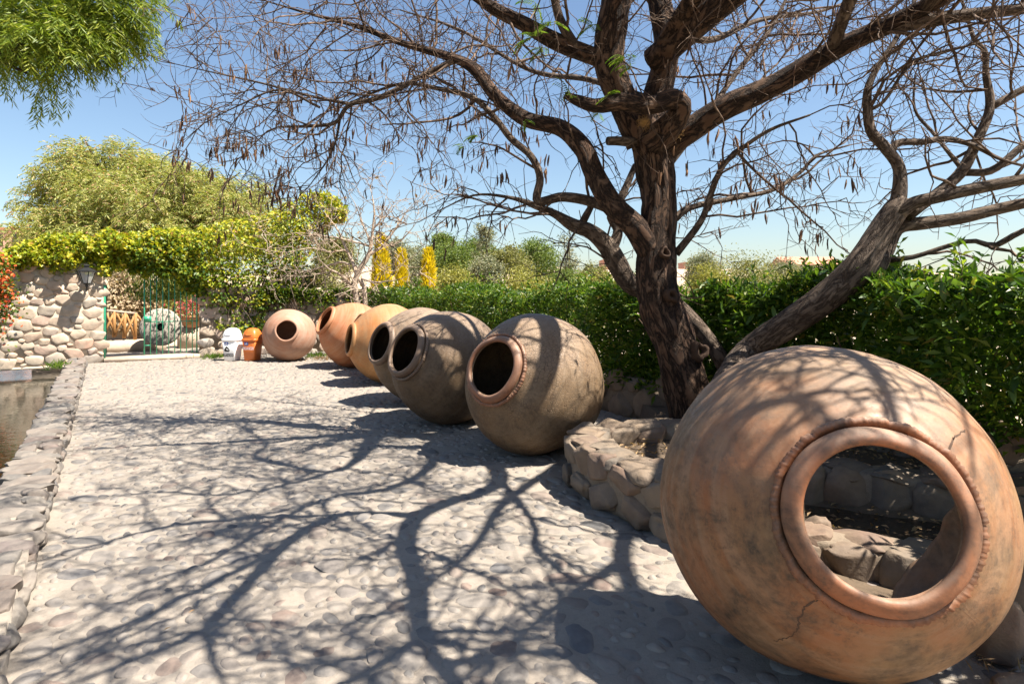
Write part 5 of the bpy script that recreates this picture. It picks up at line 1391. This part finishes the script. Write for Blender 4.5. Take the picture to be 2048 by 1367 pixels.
def bin_(label, px, d, mat, word, wordz, wmat, yaw, tri, lean=0.0):
    b_ = P(px, 0, d); b_[2] = 0.012
    r = thing('litter_bin', label, 'bin', b_, 'litter bins by the gate')
    Rm = np.array(Matrix.Rotation(yaw, 3, 'Z')); rot = Matrix.Rotation(yaw, 3, 'Z')
    def at(x, y, z): return b_ + Rm @ np.array([x, y, z])
    m_ = MB(); loft(m_, [(0, .128, .135), (.01, .135, .145), (.47, .178, .185), (.475, .174, .18)], 48, 8, b_, Rm); m_.build('body', M[mat], r)
    m_ = MB(); loft(m_, [(.455, .188, .197), (.46, .194, .204), (.515, .194, .204), (.52, .184, .196)], 48, 5, b_, Rm); lid = m_.build('lid_collar', M[mat], r)
    m_ = MB(); loft(m_, [(.52, .180, .19)] + [(.52 + .24 * math.sin(a_), .180 * math.cos(a_) ** .7 + .002, .19 * math.cos(a_) ** .8 + .002) for a_ in np.linspace(.05, 1.5, 10)], 48, 4, b_, Rm); m_.build('dome_lid', M[mat], r); dome = bpy.data.objects[r.children[-1].name] if False else [q for q in r.children if q.name.startswith('dome_lid')][0]
    m_ = MB(); loft(m_, [(0, .10, .055), (.012, .10, .055), (.016, .085, .045)], 32, 3, (0, 0, 0)); f = m_.build('swing_flap', M[mat], r)
    f.matrix_basis = Matrix.Translation(Vector(at(0, -.150, .63))) @ rot.to_4x4() @ Matrix.Rotation(R(48), 4, 'X'); sub(f, dome)
    yf = lambda z: -(.145 + (.185 - .145) * (z / .47)) - .003
    tilt = math.atan2(.04, .47); rt_ = rot @ Matrix.Rotation(tilt, 3, 'X')
    m_ = MB(); box(m_, (0, 0, 0), (.10, .002, .075)); stk = m_.build('sticker', M['blue'], r); stk.matrix_basis = Matrix.Translation(Vector(at(-.05, yf(.40), .40))) @ rt_.to_4x4()
    m_ = MB(); box(m_, (0, 0, 0), (.06, .0022, .022)); box(m_, (.012, 0, .02), (.018, .0022, .018)); o = m_.build('sticker_emblem', M['pale_print'], r); o.matrix_basis = Matrix.Translation(Vector(at(-.05, yf(.40) - .0015, .395))) @ rt_.to_4x4(); sub(o, stk)
    txt('lettering', word, .095, at(-.012, yf(wordz) - .003, wordz), rt_, wmat, r, .60 if tri else .50)
    if tri:
        for k in range(3):
            a_ = k * 2 * math.pi / 3
            # bent arrow: half of a triangle side each way round the corner, with a head
            pts = [(-.052, .018), (-.020, .075), (.012, .075), (.030, .043), (.045, .052), (.032, .008), (-.010, .020), (.006, .030), (-.004, .050), (-.030, .006)]
            ca, sa = math.cos(a_), math.sin(a_)
            v = [[x * ca - y * sa, -.001 * (1 + .3 * k), x * sa + y * ca] for x, y in pts]
            bm = bmesh.new(); vs = [bm.verts.new(q) for q in v]; bm.faces.new(vs); bmesh.ops.triangulate(bm, faces=bm.faces[:])
            me = bpy.data.meshes.new('recycling_arrow'); bm.to_mesh(me); bm.free(); me.materials.append(M['black'])
            o = link('recycling_arrow', me, r); o.matrix_basis = Matrix.Translation(Vector(at(-.04, yf(.265), .262))) @ rt_.to_4x4() @ Matrix.Scale(.95, 4)
bin_('white domed litter bin with recycling arrows and PLÁSTICO lettering', 465, 14.75, 'white', 'PLÁSTICO', .125, 'black', R(-6), True)
bin_('orange domed litter bin with ORGANICOS lettering beside the white one', 505, 14.7, 'orange', 'ORGANICOS', .29, 'pale_print', R(-8), False)

# ------------------------------------------------------------------ far buildings
def house(name, label, px0, px1, y0, y1, d, dep, mat, roof, nwin, flat=False):
    c0, c1 = P(px0, y1, d), P(px1, y0, d); z0 = min(c0[2], float(terr(np.array((c0[0] + c1[0]) / 2), np.array(d)))) - .5
    r = thing(name, label, 'building', ((c0[0] + c1[0]) / 2, d, z0), 'buildings on the far hillside')
    xw = c1[0] - c0[0]; zt = c1[2]
    m_ = MB(); box(m_, ((c0[0] + c1[0]) / 2, d + dep / 2, (z0 + zt) / 2), (xw, dep, zt - z0)); m_.build('wall', M[mat], r, False)
    m_ = MB()
    if flat: box(m_, ((c0[0] + c1[0]) / 2, d + dep / 2, zt + .15), (xw * 1.04, dep * 1.06, .3))
    else:
        h = dep * .22; xa, xb = c0[0] - .4, c1[0] + .4; ya, yb = d - .5, d + dep + .5
        m_.add([(xa, ya, zt - .1), (xb, ya, zt - .1), (xb, (ya + yb) / 2, zt + h), (xa, (ya + yb) / 2, zt + h), (xa, yb, zt - .1), (xb, yb, zt - .1)], [[0, 3, 4], [1, 5, 2]], [[0, 1, 2, 3], [3, 2, 5, 4], [0, 4, 5, 1]])
    m_.build('roof', M[roof], r, False)
    for k in range(nwin):
        f = (k + .5) / nwin; ww = xw / nwin * .45; hh = (c1[2] - c0[2]) * .45
        m_ = MB(); box(m_, (c0[0] + xw * f, d + .02, zt - hh * .9), (ww, .16, hh)); m_.build('window', M['window'], r, False)
house('hill_house', 'long low building with reddish roof on the far hill by the leaning tree', 1572, 1682, 528, 545, 230, 14, 'cream', 'rooftile', 9)
house('hill_house', 'small brick house on the hill just left of the bare trunk', 1206, 1228, 521, 541, 170, 8, 'brickhouse', 'brickhouse', 2, True)
house('hill_house', 'small brown hut on the hill right of the bare trunk', 1368, 1388, 526, 537, 200, 7, 'brickhouse', 'brickhouse', 1, True)
house('hill_house', 'pink plastered house with a parapet behind the vine at the left edge', -60, 54, 458, 512, 130, 14, 'pinkwall', 'rooftile', 3, True)
for (lab, x0, x1, y0, y1, d) in (('cream terrace wall on the hillside left of the bare trunk', 1180, 1262, 541, 562, 120), ('pale rock face on the slope below the eucalyptus', 1096, 1134, 535, 580, 60), ('cream terrace wall on the hillside right of the bare trunk', 1352, 1470, 537, 556, 150)):
    a_, b_ = P(x0, y1, d), P(x1, y0, d); z0 = a_[2] - 3
    n = 24; xs = np.linspace(a_[0], b_[0], n); v = []
    for i, x in enumerate(xs):
        top = b_[2] + .25 * nz(x * .4, d, 0) * 2
        v += [(x, d + nz(x * .3, 1, d), z0), (x, d + 1.2 + nz(x * .3, 2, d), top), (x, d + 8, top - .2)]
    q = []
    for i in range(n - 1): q += [[i * 3, i * 3 + 3, i * 3 + 4, i * 3 + 1], [i * 3 + 1, i * 3 + 4, i * 3 + 5, i * 3 + 2]]
    o = MB().add(v, None, q).build('terrace_wall', M['cream']); tag(o, lab, 'terrace wall', 'terrace walls on the slope')

# ------------------------------------------------------------------ litter, grass tufts
rgL = np.random.default_rng(77)
m_ = MB(); n = 900
x = rgL.uniform(.9, 3.6, n); y = rgL.uniform(3.7, 5.9, n); keep = (x - .6 > np.abs(y - 5.1) * .45) & (x + (y - 3) * .45 > 1.75); x, y = x[keep], y[keep]
zl = np.where((y + (x - 1.7) * .45 < 5.0) & (x > 1.6), .05, .27)
c = np.stack([x, y, zl], 1); leaves(m_, c, rdir(len(c)) * np.array([1, 1, .3]), rdir(len(c)) * .5 + Z3, .05, .025, .3)
n = 420; ctr = W(1.5, 5.0); x = rgL.uniform(1.9, 2.9, n); y = rgL.uniform(2.0, 2.9, n); c = np.stack([x, y, np.full(n, .03) + rgL.uniform(0, .05, n)], 1); leaves(m_, c, rdir(n) * np.array([1, 1, .4]), rdir(n) * .5 + Z3, .07, .008, .3)
n = 90; s = rgL.uniform(-3, 10, n); t = rgL.uniform(.1, 5.6, n); c = Wn(s, t, np.full(n, .022)); leaves(m_, c, rdir(n) * np.array([1, 1, .15]), rdir(n) * .3 + Z3, .04, .012, .3)
tag(m_.build('fallen_leaves', M['dry'], None, False), 'dry brown leaf litter lying in the planter and on the path', 'leaf litter', kind='stuff')
def tuft(label, c, n, h, sp, mat='grass'):
    m_ = MB(); q = np.asarray(c) + rgL.normal(size=(n, 3)) * np.array([sp, sp, .0]); leaves(m_, q, rgL.normal(size=(n, 3)) * .35 + Z3, rdir(n), h * rgL.uniform(.6, 1.3, n), .012, .1, .4, .25)
    tag(m_.build('grass_tuft', M[mat], None, False), label, 'grass tuft', 'grass tufts at the masonry')
tuft('green grass tuft growing from the pool kerb near the wall', W(9.3, -.42, .05), 90, .26, .09)
tuft('weeds at the wall foot left of the white bin', P(432, 718, 15.2) * np.array([1, 1, 0]), 160, .2, .16)
tuft('weeds between the pinkish jar and the orange jar', P(632, 712, 15.4) * np.array([1, 1, 0]), 120, .22, .14)
tuft('small green sprout behind the planter wall', (1.25, 6.05, .25), 40, .16, .05)
tuft('dry straw at the foot of the pinkish jar', P(650, 716, 14.9) * np.array([1, 1, 0]), 160, .14, .22, 'dry')
